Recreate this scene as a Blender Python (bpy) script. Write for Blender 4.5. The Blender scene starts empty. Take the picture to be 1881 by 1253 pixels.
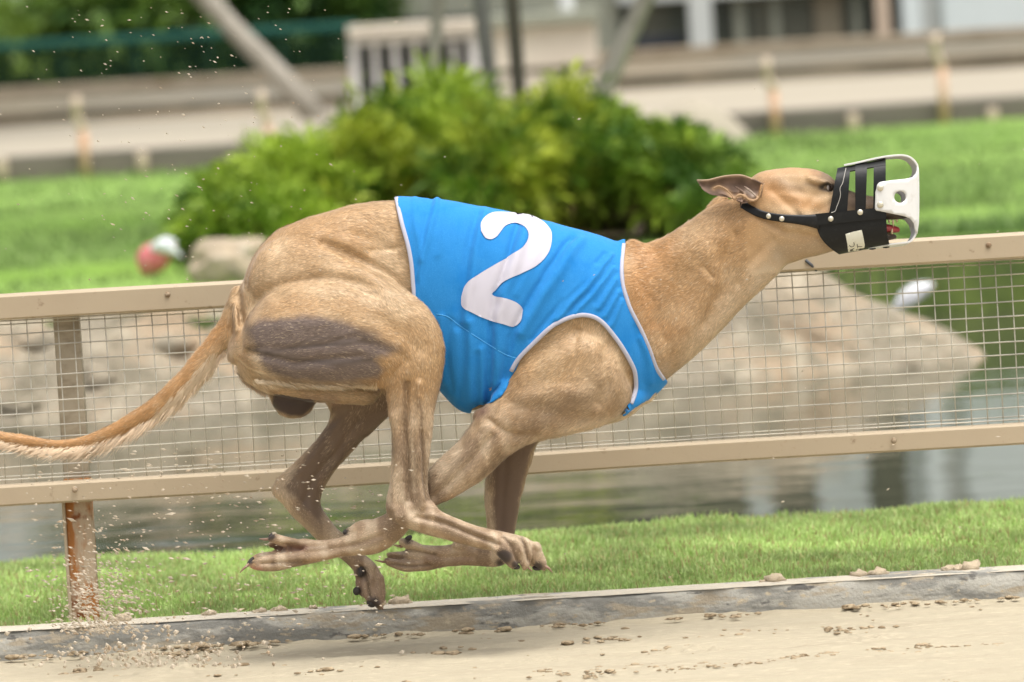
import bpy, bmesh, math, random
import numpy as np
from mathutils import Vector, Matrix
from mathutils.bvhtree import BVHTree
R = math.radians
random.seed(7); rng = np.random.default_rng(7)
scene = bpy.context.scene
col = scene.collection

# ---------------------------------------------------------------- camera
PW, PH = 1881.0, 1253.0
LENS = 200.0
FPX = PW*LENS/36.0
PITCH, ROLL = R(4.03), R(3.45)
CAM = Vector((0.0, -10.45, 1.30))
cam_rot = Matrix.Rotation(math.pi/2-PITCH, 3, 'X') @ Matrix.Rotation(-ROLL, 3, 'Z')
cd = bpy.data.cameras.new('camera'); cam = bpy.data.objects.new('camera', cd); col.objects.link(cam)
cam.location = CAM; cam.rotation_euler = cam_rot.to_euler()
cd.lens = LENS; cd.sensor_width = 36.0; cd.clip_start = 0.1; cd.clip_end = 3000
cd.dof.use_dof = True; cd.dof.focus_distance = 10.38; cd.dof.aperture_fstop = 4.8
scene.camera = cam

# ---------------------------------------------------------------- world and sun: soft overcast daylight
SUN_EL, SUN_AZ = R(72), R(140)
w = bpy.data.worlds.new('World'); scene.world = w; w.use_nodes = True
nt = w.node_tree; nt.nodes.clear()
out = nt.nodes.new('ShaderNodeOutputWorld'); bg = nt.nodes.new('ShaderNodeBackground')
sky = nt.nodes.new('ShaderNodeTexSky'); sky.sky_type = 'NISHITA'; sky.sun_disc = False
sky.sun_elevation = SUN_EL; sky.sun_rotation = SUN_AZ
sky.air_density = 1.0; sky.dust_density = 6.0; sky.ozone_density = 0.5; sky.altitude = 0
hs = nt.nodes.new('ShaderNodeHueSaturation'); hs.inputs['Saturation'].default_value = 0.35
nt.links.new(sky.outputs[0], hs.inputs['Color']); nt.links.new(hs.outputs[0], bg.inputs[0])
nt.links.new(bg.outputs[0], out.inputs[0]); bg.inputs[1].default_value = 0.15
sd = bpy.data.lights.new('sun', 'SUN'); sd.energy = 1.5; sd.angle = R(40); sd.color = (1.0, 0.97, 0.92)
sun = bpy.data.objects.new('sun', sd); col.objects.link(sun)
# light travels from the sun: azimuth measured so that the sun stands high, a little to the camera side
sdir = Vector((math.sin(SUN_AZ)*math.cos(SUN_EL), math.cos(SUN_AZ)*math.cos(SUN_EL), math.sin(SUN_EL)))
sun.rotation_euler = sdir.to_track_quat('Z', 'Y').to_euler()
vs = scene.view_settings; vs.view_transform = 'Standard'; vs.look = 'None'; vs.gamma = 1.0
vs.exposure = 0.70; vs.use_curve_mapping = False
scene.cycles.max_bounces = 6; scene.cycles.transparent_max_bounces = 6

# ---------------------------------------------------------------- photo pixel <-> place
RM = np.array(cam_rot); CL = np.array(CAM)
def ray(px, py):
    v = np.array([(px-PW/2)/FPX, -(py-PH/2)/FPX, -1.0]); return RM @ v
def P(px, py, Y=0.0):
    d = ray(px, py); t = (Y-CL[1])/d[1]; return CL + d*t
def G(px, py, z=0.0):
    d = ray(px, py); t = (z-CL[2])/d[2]; return CL + d*t
def toPx(V):
    q = (np.asarray(V)-CL) @ RM
    return np.stack([PW/2 + FPX*q[:,0]/-q[:,2], PH/2 - FPX*q[:,1]/-q[:,2]], 1)

# ---------------------------------------------------------------- helpers
def tag(o, label=None, cat=None, group=None, kind=None):
    if label: o['label'] = label
    if cat: o['category'] = cat
    if group: o['group'] = group
    if kind: o['kind'] = kind
    return o
def empty(name, loc, label, cat, group=None):
    o = bpy.data.objects.new(name, None); col.objects.link(o); o.location = loc
    o.empty_display_size = 0.1
    return tag(o, label, cat, group)
def newmesh(name, V, F, mat=None, parent=None, smooth=True):
    """V (n,3) array, F list/array of faces; one linked object. World coordinates."""
    V = np.asarray(V, dtype=np.float32)
    me = bpy.data.meshes.new(name)
    if isinstance(F, np.ndarray):
        n, k = F.shape
        me.vertices.add(len(V)); me.vertices.foreach_set('co', V.ravel())
        me.loops.add(n*k); me.loops.foreach_set('vertex_index', F.astype(np.int32).ravel())
        me.polygons.add(n); me.polygons.foreach_set('loop_start', np.arange(0, n*k, k, dtype=np.int32))
        me.update(calc_edges=True); me.validate()
    else:
        me.from_pydata(V.tolist(), [], [list(f) for f in F]); me.update()
    if smooth and len(me.polygons):
        me.polygons.foreach_set('use_smooth', np.ones(len(me.polygons), dtype=bool))
    o = bpy.data.objects.new(name, me); col.objects.link(o)
    if mat: me.materials.append(mat)
    if parent is not None:
        bpy_parent(o, parent)
    return o
def bpy_parent(o, parent):
    o.parent = parent
    m = Matrix.Identity(4)
    p = parent
    while p is not None:
        m = Matrix.LocRotScale(p.location, p.rotation_euler, p.scale) @ m if p.parent is None else p.matrix_parent_inverse @ Matrix.LocRotScale(p.location, p.rotation_euler, p.scale) @ m
        p = p.parent
    o.matrix_parent_inverse = m.inverted()
def pcol(o, C, name='tint'):
    a = o.data.attributes.new(name, 'FLOAT_COLOR', 'POINT')
    C = np.asarray(C, dtype=np.float32)
    if C.shape[1] == 3: C = np.concatenate([C, np.ones((len(C),1), np.float32)], 1)
    a.data.foreach_set('color', C.ravel())
class MB:
    def __init__(s): s.v=[]; s.f=[]
    def add(s, V, F):
        b=len(s.v); s.v += [tuple(map(float,p)) for p in V]; s.f += [[i+b for i in f] for f in F]
    def box(s, c, size, rot=None, bevel=0.0):
        x,y,z = [k/2 for k in size]
        if bevel>0:
            b=min(bevel,x*.9,y*.9,z*.9); bm=bmesh.new(); bmesh.ops.create_cube(bm,size=1)
            for v in bm.verts: v.co=Vector((v.co.x*2*x,v.co.y*2*y,v.co.z*2*z))
            bmesh.ops.bevel(bm,geom=bm.edges[:],offset=b,segments=2,affect='EDGES',profile=.6)
            bm.verts.ensure_lookup_table()
            V=[v.co.copy() for v in bm.verts]; F=[[v.index for v in f.verts] for f in bm.faces]; bm.free()
        else:
            V=[Vector((a*x,b*y,d*z)) for a in(-1,1) for b in(-1,1) for d in(-1,1)]
            F=[(0,1,3,2),(4,6,7,5),(0,4,5,1),(2,3,7,6),(0,2,6,4),(1,5,7,3)]
        if rot is not None: V=[rot@v for v in V]
        s.add([v+Vector(c) for v in V],F); return s
    def tube(s, pts, r, n=8, cap=True, flat=1.0, flatdir=None):
        pts=[Vector(p) for p in pts]; m=len(pts)
        rr = r if hasattr(r,'__len__') else [r]*m
        V=[];F=[]; prev=None
        for i,p in enumerate(pts):
            t=(pts[min(i+1,m-1)]-pts[max(i-1,0)]).normalized()
            if flatdir is not None: a=Vector(flatdir)-t*Vector(flatdir).dot(t)
            elif prev is None: a=t.orthogonal()
            else: a=prev-t*prev.dot(t)
            a.normalize(); prev=a; b=t.cross(a)
            for k in range(n):
                q=2*math.pi*k/n; V.append(p+a*(rr[i]*flat*math.cos(q))+b*(rr[i]*math.sin(q)))
        for i in range(m-1):
            for k in range(n): F.append((i*n+k,i*n+(k+1)%n,(i+1)*n+(k+1)%n,(i+1)*n+k))
        if cap: F.append(list(range(n))[::-1]); F.append([(m-1)*n+k for k in range(n)])
        s.add(V,F); return s
    def build(s,name,mat=None,parent=None,smooth=True):
        o=newmesh(name,np.array(s.v),s.f,mat,parent,smooth); return o
def sharp(o, ang=35):
    me=o.data
    bm=bmesh.new(); bm.from_mesh(me)
    bmesh.ops.recalc_face_normals(bm, faces=bm.faces[:])
    for e in bm.edges:
        if len(e.link_faces)==2: e.smooth = e.calc_face_angle(0) < R(ang)
    bm.to_mesh(me); bm.free(); return o
# node material helper
def mat(name, base=(.5,.5,.5), rough=.7, spec=.3, metal=0.0, noise=None, bump=None, attr=None, sheen=0.0, coords='Object', sub=None):
    """noise: list of (scale, colour2, lo, hi, (sx,sy,sz)) mixes; bump: list of (scale, strength, dist, (sx,sy,sz))"""
    m=bpy.data.materials.new(name); m.use_nodes=True; t=m.node_tree; N=t.nodes; L=t.links
    b=N['Principled BSDF']; b.inputs['Roughness'].default_value=rough; b.inputs['Specular IOR Level'].default_value=spec
    b.inputs['Metallic'].default_value=metal
    if sheen: b.inputs['Sheen Weight'].default_value=sheen; b.inputs['Sheen Roughness'].default_value=.4
    tc=N.new('ShaderNodeTexCoord')
    if attr:
        a=N.new('ShaderNodeAttribute'); a.attribute_name=attr; c=a.outputs['Color']
    else:
        r=N.new('ShaderNodeRGB'); r.outputs[0].default_value=(*base,1); c=r.outputs[0]
    def nz(scale,st,detail=4):
        mp=N.new('ShaderNodeMapping'); mp.inputs['Scale'].default_value=st; L.new(tc.outputs[coords],mp.inputs[0])
        n=N.new('ShaderNodeTexNoise'); n.inputs['Scale'].default_value=scale; n.inputs['Detail'].default_value=detail
        n.inputs['Roughness'].default_value=.6
        L.new(mp.outputs[0],n.inputs['Vector']); return n.outputs['Fac']
    for q in (noise or []):
        sc,c2,lo,hi=q[:4]; st=q[4] if len(q)>4 else (1,1,1)
        f=nz(sc,st); mr=N.new('ShaderNodeMapRange'); mr.inputs[1].default_value=lo; mr.inputs[2].default_value=hi; mr.interpolation_type='SMOOTHSTEP'
        L.new(f,mr.inputs[0]); mx=N.new('ShaderNodeMix'); mx.data_type='RGBA'
        L.new(mr.outputs[0],mx.inputs[0]); L.new(c,mx.inputs[6])
        if len(c2)==4:   # multiply by grey
            mm=N.new('ShaderNodeMix'); mm.data_type='RGBA'; mm.blend_type='MULTIPLY'; mm.inputs[0].default_value=1
            L.new(c,mm.inputs[6]); mm.inputs[7].default_value=(*c2[:3],1); L.new(mm.outputs[2],mx.inputs[7])
        else: mx.inputs[7].default_value=(*c2,1)
        c=mx.outputs[2]
    L.new(c,b.inputs['Base Color'])
    prev=None
    for q in (bump or []):
        sc,st,di=q[:3]; s3=q[3] if len(q)>3 else (1,1,1)
        bp=N.new('ShaderNodeBump'); bp.inputs['Strength'].default_value=st; bp.inputs['Distance'].default_value=di
        L.new(nz(sc,s3,6),bp.inputs['Height'])
        if prev: L.new(prev,bp.inputs['Normal'])
        prev=bp.outputs[0]
    if prev: L.new(prev,b.inputs['Normal'])
    if sub:
        b.inputs['Subsurface Weight'].default_value=sub; b.inputs['Subsurface Radius'].default_value=(.01,.004,.002)
    return m
# ================================================================ THE PLACE
def gx(px,py,z): p=G(px,py,z); return float(p[0]),float(p[1])
ZW=-.15; ZL=.12
KY=.25                                      # front face of the kerb
def sheet(name,x0,x1,y0,y1,z,m,nx=1,ny=1,kind='structure',fz=None,ys=None):
    xs=np.linspace(x0,x1,nx+1); ys=np.linspace(y0,y1,ny+1) if ys is None else np.asarray(ys); X,Y=np.meshgrid(xs,ys); Z=np.full_like(X,z)
    if fz is not None: Z=fz(X,Y)
    V=np.stack([X.ravel(),Y.ravel(),Z.ravel()],1); n=nx+1; ny=len(ys)-1
    I=(np.arange(ny)[:,None]*n+np.arange(nx)[None,:]).ravel(); F=np.stack([I,I+1,I+1+n,I+n],1)
    o=newmesh(name,V,F,m); tag(o,kind=kind); return o
def grid_noise(X,Y,scale,seed,octv=3,sx=1,sy=1):
    s=X.shape; return nz3(np.stack([X.ravel()*sx,Y.ravel()*sy,np.zeros(X.size)],1),scale,seed,octv).reshape(s)
def nz3(V,scale,seed=0,octaves=3):
    r=np.random.default_rng(seed); out=np.zeros(len(V)); amp=1
    for o in range(octaves):
        T=r.random((64,64,4)); q=V*scale*(2**o)+200; i=np.floor(q).astype(int); f=q-i; f=f*f*(3-2*f)
        x0=i[:,0]%64;x1=(x0+1)%64;y0=i[:,1]%64;y1=(y0+1)%64; T2=T[:,:,o%4]
        v=(T2[x0,y0]*(1-f[:,0])+T2[x1,y0]*f[:,0])*(1-f[:,1])+(T2[x0,y1]*(1-f[:,0])+T2[x1,y1]*f[:,0])*f[:,1]
        out+=amp*(v-.5); amp*=.5
    return out
# --- sand track in front
m_sand=mat('track sand',(.41,.36,.26),.92,.1,noise=[(6,(.37,.32,.23),.45,.75,(.35,1.6,1)),(420,(.30,.25,.17),.60,.72),(60,(.46,.40,.29),.5,.7,(.5,1.5,1))],bump=[(900,.5,.003),(60,.5,.006,(.4,1.5,1)),(260,.4,.004)])
def sandz(X,Y):
    z=grid_noise(X,Y,5,1,4,.35,1.6)*.010+grid_noise(X,Y,30,2,3,.5,1.2)*.004
    z+=np.clip(1-np.abs(Y-(.02+.02*np.sin(X*1.3)+.02*X))/.035,0,1)*-.007*(X>-.4)
    for cx,cy,a in ((.02,-.25,.012),(.3,-.23,.014),(.62,-.22,.012),(-.65,-.1,.016),(-.3,-.15,.010)):
        z+=a*np.exp(-((X-cx)/.06)**2-((Y-cy)/.035)**2)*(.5+grid_noise(X,Y,60,4,2))
    z+=np.exp(-((Y-KY)/.025)**2)*(.004+np.clip(grid_noise(X,Y,9,6,4),-.2,1)*.014)
    return z
sheet('track_sand',-1.5,1.5,-1.2,KY+.01,0,m_sand,500,240,fz=sandz)
sheet('ground',-60,60,-30,14,-.20,m_sand,1,1)
sheet('track_sand',-14,-1.5,-12,KY+.01,-.002,m_sand); sheet('track_sand',1.5,14,-12,KY+.01,-.002,m_sand); sheet('track_sand',-1.5,1.5,-12,-1.2,-.002,m_sand)
# --- kerb: one long concrete edging
m_kerb=mat('kerb concrete',(.40,.385,.335),.9,.12,noise=[(7,(.23,.225,.20),.46,.56,(.7,1,2.4)),(11,(.36,.31,.23),.52,.62,(.6,1,2.2)),(60,(.46,.39,.28),.56,.68,(.6,1,1.4)),(26,(.13,.125,.115),.62,.70,(.6,1,1.4))],bump=[(150,.6,.004),(28,.5,.006,(.6,1,1.5))])
kn=900; xs=np.linspace(-9,9,kn); KH=.056
V=[];
for x in xs:
    a=np.array([[x,0,0]]); e=float(nz3(a,14,8,3)[0])*.006; e2=float(nz3(a,5,9,3)[0])*.005; e3=float(nz3(a,30,10,2)[0])*.003
    V+= [(x,KY+e*.6,-.05),(x,KY+e*.8,.018+e3),(x,KY+.004+e,KH-.007+e2),(x,KY+.010+e*.6,KH+e2+e3),(x,KY+.058,KH+.001+e2),(x,KY+.064,KH-.004),(x,KY+.064,-.05)]
V=np.array(V); F=[]; 
for i in range(kn-1):
    for j in range(6): F.append((i*7+j,(i+1)*7+j,(i+1)*7+j+1,i*7+j+1))
kerb=newmesh('kerb',V,F,m_kerb); sharp(kerb,50); tag(kerb,kind='structure')
# pale sand lying on top of the kerb
m_dsand=mat('damp sand',(.46,.38,.27),.95,.1,noise=[(300,(.36,.28,.19),.5,.7)],bump=[(500,.6,.003)])
X=np.linspace(-1.6,1.6,640); rows=[]
for j,t in enumerate(np.linspace(0,1,7)):
    yy=KY+.004+t*.056; z=KH+.0012+(-.004 if j==0 else 0)+np.abs(nz3(np.stack([X,np.full_like(X,yy),X*0],1),25,12,4)*.005*math.sin(math.pi*min(max(t,.05),.95)))
    rows.append(np.stack([X,np.full_like(X,yy)+nz3(np.stack([X,X*0,X*0],1),20,14+j,2)*.004,z],1))
V=np.concatenate(rows); n=len(X); F=[(j*n+i,j*n+i+1,(j+1)*n+i+1,(j+1)*n+i) for j in range(6) for i in range(n-1)]
m_psand=mat('pale dry sand',(.46,.42,.34),.95,.1,noise=[(200,(.5,.42,.32),.5,.75)],bump=[(400,.5,.002)])
tag(newmesh('sand_dusting',V,F,m_psand),kind='stuff',label='thin pale sand lying along the top of the kerb',cat='sand')
def clod(name,c,r,m,sq=.6,seed=0,sub=2,parts=6,spread=1.0):
    bm=bmesh.new(); rr=np.random.default_rng(seed)
    V=[];F=[];b=0
    for k in range(parts):
        bm=bmesh.new(); bmesh.ops.create_icosphere(bm,subdivisions=sub,radius=1)
        o=rr.normal(0,.55,3)*spread if k else np.zeros(3); s=(1 if k==0 else rr.uniform(.35,.8))
        for v in bm.verts:
            q=np.array(v.co)*(1+ .25*math.sin(7*v.co.x+k+seed)+.2*math.sin(9*v.co.z+2*k)*math.cos(6*v.co.y))*s
            V.append([c[0]+(q[0]+o[0])*r,c[1]+(q[1]+o[1]*.6)*r*.7,c[2]+max((q[2]+o[2]*.3)*r*sq,-r*.3)])
        F+=[[v.index+b for v in f.verts] for f in bm.faces]; b=len(V); bm.free()
    return newmesh(name,V,F,m)
ki=0
for px,py,r,lab in ((1425,1067,.020,'crumbly sand lump on the kerb, leftmost of the big lumps at the right'),(1578,1062,.016,'flat sand lump on the kerb left of a round one'),(1612,1056,.018,'round sand lump on the kerb, right beside a flat one'),(1742,1050,.013,'small sand lump at the left end of the rightmost heap on the kerb'),(1782,1047,.022,'biggest sand lump on the kerb, near the right edge'),
                  (738,1112,.020,'sand lump on the kerb just right of the lowest hind paw'),(700,1120,.010,'little sand lump on the kerb under the lowest hind paw'),(515,1130,.013,'small sand lump on the kerb below the left forepaw'),(480,1133,.010,'small flattened sand crumb on the kerb left of the forepaw lump'),(385,1142,.012,'small sand lump on the kerb between post and forepaw'),(226,1146,.018,'sand lump on the kerb just right of the rusty post'),(575,1126,.009,'tiny sand crumb on the kerb right of the forepaw lump')):
    p=P(px,py+4,KY+.034); tag(clod('sand_clod',(p[0],KY+.034,KH+.004),r,m_dsand,.62,ki),lab,'sand clod','sand clods lying on the kerb'); ki+=1
m_wsand=mat('wet sand',(.40,.315,.205),.95,.08,noise=[(60,(.24,.18,.11),.45,.6)],bump=[(400,.6,.003)])
# crumbs scattered over the track: uncountable
cv=[];cf=[];b=0
def crumbs(cx,cy,sx,sy,n,r0,r1,seed,zf=0.0):
    global b
    rr=np.random.default_rng(seed)
    for _ in range(n):
        x=rr.normal(cx,sx); y=rr.normal(cy,sy); r=rr.uniform(r0,r1)*(1 if rr.random()>.10 else 1.7)
        bm=bmesh.new(); bmesh.ops.create_icosphere(bm,subdivisions=1 if r<.008 else 2,radius=1)
        ph=rr.uniform(0,6)
        for v in bm.verts:
            k=1+.3*math.sin(5*v.co.x+ph)*math.cos(4*v.co.y+ph); cv.append((x+v.co.x*r*1.5*k,y+v.co.y*r*k,zf+r*.25+v.co.z*r*.5*k))
        for f in bm.faces: cf.append([v.index+b for v in f.verts])
        b=len(cv); bm.free()
for i in range(26):                                       # the line of hoof-like scuffs and crumbs toward the right
    px=1010+i*32+random.uniform(-14,14); py=1240-i*2.1+random.uniform(-9,9)
    x,y=gx(px,py,0); crumbs(x,y,.016,.018,random.randint(8,16),.0012,.0040,i)
for px,py,n in ((150,1238,18),(260,1236,24),(345,1226,18),(430,1228,8),(330,1200,14),(470,1210,10),(600,1232,5),(820,1200,5),(1230,1195,6),(1560,1158,8),(1350,1165,8),(900,1172,8),(1120,1175,8)):
    x,y=gx(px,py,0); crumbs(x,y,.032,.03,n*3,.0014,.0055,int(px))
for i in range(70):
    x=random.uniform(-1.1,1.1); crumbs(x,KY-.02-abs(random.gauss(0,.02)),.012,.01,3,.0018,.0065,200+i,.006)
for i in range(60):
    crumbs(random.uniform(-1.1,1.1),random.uniform(-1.1,.2),.02,.05,2,.0015,.0040,400+i)
tag(newmesh('sand_crumbs',cv,cf,m_wsand),kind='stuff',label='brown sand crumbs scattered over the track',cat='sand')
# --- sand thrown up behind the dog and flecks in the air
rr=np.random.default_rng(5); sv=[];sf=[]
def fleck(p,r,el,dirv):
    d=Vector(dirv).normalized(); a=d.orthogonal().normalized(); c=d.cross(a); b=len(sv); k=rr.uniform(.6,1.3,6)
    for s,(u,w_) in zip(k,((1,0),(-1,0),(0,1),(0,-1),(.7,.7),(-.7,-.7))):
        q=Vector(p)+a*u*r*s+c*w_*r*s; sv.append(q[:])
    sv.append((Vector(p)+d*r*el*k[0])[:]); sv.append((Vector(p)-d*r*el*k[1])[:])
    for t in (6,7):
        for x_,y_ in ((0,4),(4,2),(2,1),(1,5),(5,3),(3,0)): sf.append((b+x_,b+y_,b+t))
for i in range(1900):
    t=rr.random()
    if t<.52:   # burst by the post
        px=rr.normal(185,42); py=1165-abs(rr.normal(0,75)); Y=rr.uniform(-.15,.22); r=rr.uniform(.0007,.0024); dv=(1,.0,-.35+rr.normal(0,.25)) if px<150 else (1,0,-.5+rr.normal(0,.3))
    elif t<.86:
        px=rr.uniform(40,760); py=rr.uniform(820,1160); Y=rr.uniform(-.4,.22); r=rr.uniform(.0006,.0022)*(1.6 if rr.random()<.06 else 1); dv=(1,0,-.15+rr.normal(0,.2))
    elif t<.965:
        px=rr.normal(330,190); py=rr.uniform(10,520); Y=rr.uniform(-.35,.25); r=rr.uniform(.0006,.0015); dv=(1,0,-.5+rr.normal(0,.2))
    else:
        px=rr.uniform(0,1881); py=rr.uniform(0,1100); Y=rr.uniform(-.35,.22); r=rr.uniform(.0007,.0015); dv=(1,0,rr.normal(.1,.3))
    fleck(P(px,py,Y),r,rr.uniform(1.4,3.6),dv)
for i in range(260):
    px=rr.normal(290,110); py=1225-abs(rr.normal(0,32)); fleck(P(px,py,rr.uniform(-.25,.1)),rr.uniform(.002,.0055),1.2,(1,0,.2))
m_fl=mat('flying sand',(.50,.43,.33),.9,.2,noise=[(40,(.40,.30,.20),.5,.65)])
tag(newmesh('flying_sand',sv,sf,m_fl,smooth=False),kind='stuff',label='sand grains thrown up into the air behind the dog',cat='sand')

# --- grass verge between kerb and pond
EDGE=P(940,962,0); ye=gx(940,966,.05)[1]
m_soil=mat('soil',(.16,.22,.05),.95,.1,noise=[(12,(.22,.29,.07),.4,.7)],bump=[(60,.5,.02)])
def vz(X,Y): return .030+np.clip((Y-ye+.25)/.3,0,1)**2*-.02+np.clip((Y-ye)/.10,0,1)*-.30+grid_noise(X,Y,3,21,3)*.02
sheet('grass_verge',-2.4,2.4,KY+.05,ye+.16,0,m_soil,120,80,fz=vz)
def blades(x0,x1,y0,y1,n,h0,h1,wd,seed,zf,lean=.35,dens=None):
    r=np.random.default_rng(seed); x=r.uniform(x0,x1,n); y=r.uniform(y0,y1,n)
    if dens is not None: k=r.random(n)<dens(x,y); x=x[k];y=y[k]; n=len(x)
    z=zf(x[None,:],y[None,:])[0] if callable(zf) else np.full(n,zf)
    cl=nz3(np.stack([x,y,x*0],1),7,seed+1,2); h=r.uniform(h0,h1,n)*(1+cl*.5); a=r.uniform(0,2*np.pi,n); l=np.abs(r.normal(0,lean,n))
    dx=np.cos(a)*l;dy=np.sin(a)*l; sa=r.uniform(-.9,.9,n); ux=np.cos(sa)*wd*r.uniform(.6,1.4,n); uy=np.sin(sa)*wd
    B=np.stack([x,y,z],1); U=np.stack([ux,uy,ux*0],1); M=B+np.stack([dx*h*.4,dy*h*.4,h*.6],1); T=B+np.stack([dx*h,dy*h,h*(1-.35*np.minimum(l,1))],1)
    V=np.stack([B-U,B+U,M-U*.8,M+U*.8,T],1).reshape(-1,3); b=np.arange(n)[:,None]*5
    F3=np.concatenate([b+np.array([[0,1,3]]),b+np.array([[0,3,2]]),b+np.array([[2,3,4]])]); t=r.random((n,1)); cl2=nz3(np.stack([x,y,x*0],1),5,seed+5,3)[:,None]
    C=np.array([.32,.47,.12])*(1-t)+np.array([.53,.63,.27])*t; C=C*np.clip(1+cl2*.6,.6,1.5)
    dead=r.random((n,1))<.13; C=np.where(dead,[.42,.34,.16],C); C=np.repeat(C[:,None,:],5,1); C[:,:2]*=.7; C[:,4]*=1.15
    return V,F3,C.reshape(-1,3)
def leafmat(name,rough=.55,trans=.35):
    m=mat(name,attr='tint',rough=rough,spec=.25); t=m.node_tree; b=t.nodes['Principled BSDF']; a=[n for n in t.nodes if n.type=='ATTRIBUTE'][0]; o=[n for n in t.nodes if n.type=='OUTPUT_MATERIAL'][0]
    tr=t.nodes.new('ShaderNodeBsdfTranslucent'); mx=t.nodes.new('ShaderNodeMixShader'); mx.inputs[0].default_value=trans
    t.links.new(a.outputs[0],tr.inputs[0]); t.links.new(b.outputs[0],mx.inputs[1]); t.links.new(tr.outputs[0],mx.inputs[2]); t.links.new(mx.outputs[0],o.inputs[0]); return m
m_grass=leafmat('grass blades',.6,.4)
gv,gf,gc=blades(-1.35,1.35,KY+.07,ye+.04,130000,.014,.034,.0017,31,vz,lean=.5)
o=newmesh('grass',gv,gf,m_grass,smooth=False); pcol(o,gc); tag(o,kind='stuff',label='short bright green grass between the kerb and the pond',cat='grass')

# --- pond
m_wat=bpy.data.materials.new('pond water'); m_wat.use_nodes=True; t=m_wat.node_tree; b_=t.nodes['Principled BSDF']
b_.inputs['Base Color'].default_value=(.05,.052,.03,1); b_.inputs['Roughness'].default_value=.04; b_.inputs['IOR'].default_value=1.6; b_.inputs['Specular IOR Level'].default_value=.6
tc=t.nodes.new('ShaderNodeTexCoord'); prev=None
for sc_,st,di,s3 in ((1.0,.11,.05,(1.2,3.5,1)),(6,.07,.012,(1,3,1))):
    mp=t.nodes.new('ShaderNodeMapping'); mp.inputs['Scale'].default_value=s3; n_=t.nodes.new('ShaderNodeTexNoise'); n_.inputs['Scale'].default_value=sc_; n_.inputs['Detail'].default_value=3
    bp=t.nodes.new('ShaderNodeBump'); bp.inputs['Strength'].default_value=st; bp.inputs['Distance'].default_value=di
    t.links.new(tc.outputs['Object'],mp.inputs[0]); t.links.new(mp.outputs[0],n_.inputs[0]); t.links.new(n_.outputs[0],bp.inputs['Height'])
    if prev: t.links.new(prev,bp.inputs['Normal'])
    prev=bp.outputs[0]
t.links.new(prev,b_.inputs['Normal'])
sheet('pond_water',-40,40,ye-.1,16,ZW,m_wat)

# --- far lawn, stone bank
m_lawn=mat('lawn',(.23,.355,.09),.9,.12,noise=[(.6,(.17,.30,.045),.4,.7,(.6,1,1)),(5,(.24,.37,.07),.45,.75,(.4,1,1))],bump=[(30,.6,.03)])
shl=gx(-200,800,ZW)[1]; shr=gx(2000,470,ZW)[1]
BX=float(G(1790,640,ZW)[0]); BY=float(G(1500,690,ZW)[1])
X14=float(P(1450,505,BY+.5)[0])
def shore(x):    # distance of the lawn's water edge
    t=np.clip((x-X14)/.5,0,1); t=t*t*(3-2*t); return (BY+.30)*(1-t)+(gx(1881,428,ZL)[1])*t
FAR=float(G(940,277,ZL)[1])
def lz(X,Y): 
    return ZL+np.clip((Y-BY-2)/14,0,1)*.10*0+grid_noise(X,Y,.5,40,3)*.05
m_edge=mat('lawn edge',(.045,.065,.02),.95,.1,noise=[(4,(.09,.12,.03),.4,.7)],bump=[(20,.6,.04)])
nx,ny=160,90; xs=np.linspace(-14,14,nx+1); V=[]
for j in range(ny+1):
    s=j/ny
    for x in xs:
        y0=float(shore(np.array([x]))[0]); yy=y0+(FAR-y0)*(max(0,(j-1)/(ny-1))**1.5)
        V.append((x,yy,0))
V=np.array(V); V[:,2]=ZL+nz3(V,.7,40,3)*.04; V[:nx+1,1]-=.06; V[:nx+1,2]=-.3
I=(np.arange(ny)[:,None]*(nx+1)+np.arange(nx)[None,:]).ravel(); F=np.stack([I,I+1,I+nx+2,I+nx+1],1)
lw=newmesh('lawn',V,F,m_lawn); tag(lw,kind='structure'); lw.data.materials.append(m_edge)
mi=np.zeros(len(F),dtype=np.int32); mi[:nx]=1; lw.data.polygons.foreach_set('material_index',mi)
# rough grass tufts on the far lawn's edge and surface
n=60000; r=np.random.default_rng(9); x=r.uniform(-8,8,n); s=r.random(n)**1.6
y0=shore(x); y=y0+.05+(FAR-y0)*s
h=r.uniform(.02,.05,n)*(1+1.0*(s<.02)); a=r.uniform(0,6.28,n); B=np.stack([x,y,np.full(n,ZL-.01)],1); U=np.stack([np.full(n,.010),r.normal(0,.006,n),np.zeros(n)],1)
T=B+np.stack([np.cos(a)*h*.5,np.sin(a)*h*.5,h],1); V=np.stack([B-U,B+U,T],1).reshape(-1,3); F=(np.arange(n)[:,None]*3+np.array([[0,1,2]]))
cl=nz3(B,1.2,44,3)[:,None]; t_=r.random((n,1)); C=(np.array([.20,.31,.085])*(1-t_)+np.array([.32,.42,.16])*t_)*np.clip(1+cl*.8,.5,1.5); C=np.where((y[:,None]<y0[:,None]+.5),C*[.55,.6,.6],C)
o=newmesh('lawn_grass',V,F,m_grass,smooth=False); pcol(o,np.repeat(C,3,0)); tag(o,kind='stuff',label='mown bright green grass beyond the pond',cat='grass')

m_rock=mat('shore stone',(.27,.235,.175),.9,.12,noise=[(2.2,(.34,.26,.175),.45,.6),(5.5,(.20,.175,.125),.50,.60),(9,(.38,.33,.245),.5,.7),(20,(.20,.17,.12),.56,.66)],bump=[(9,.7,.05),(40,.5,.02)])
m_bank=mat('earth bank',(.17,.14,.09),.95,.1,noise=[(5,(.08,.09,.04),.4,.7)],bump=[(20,.6,.04)])
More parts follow.
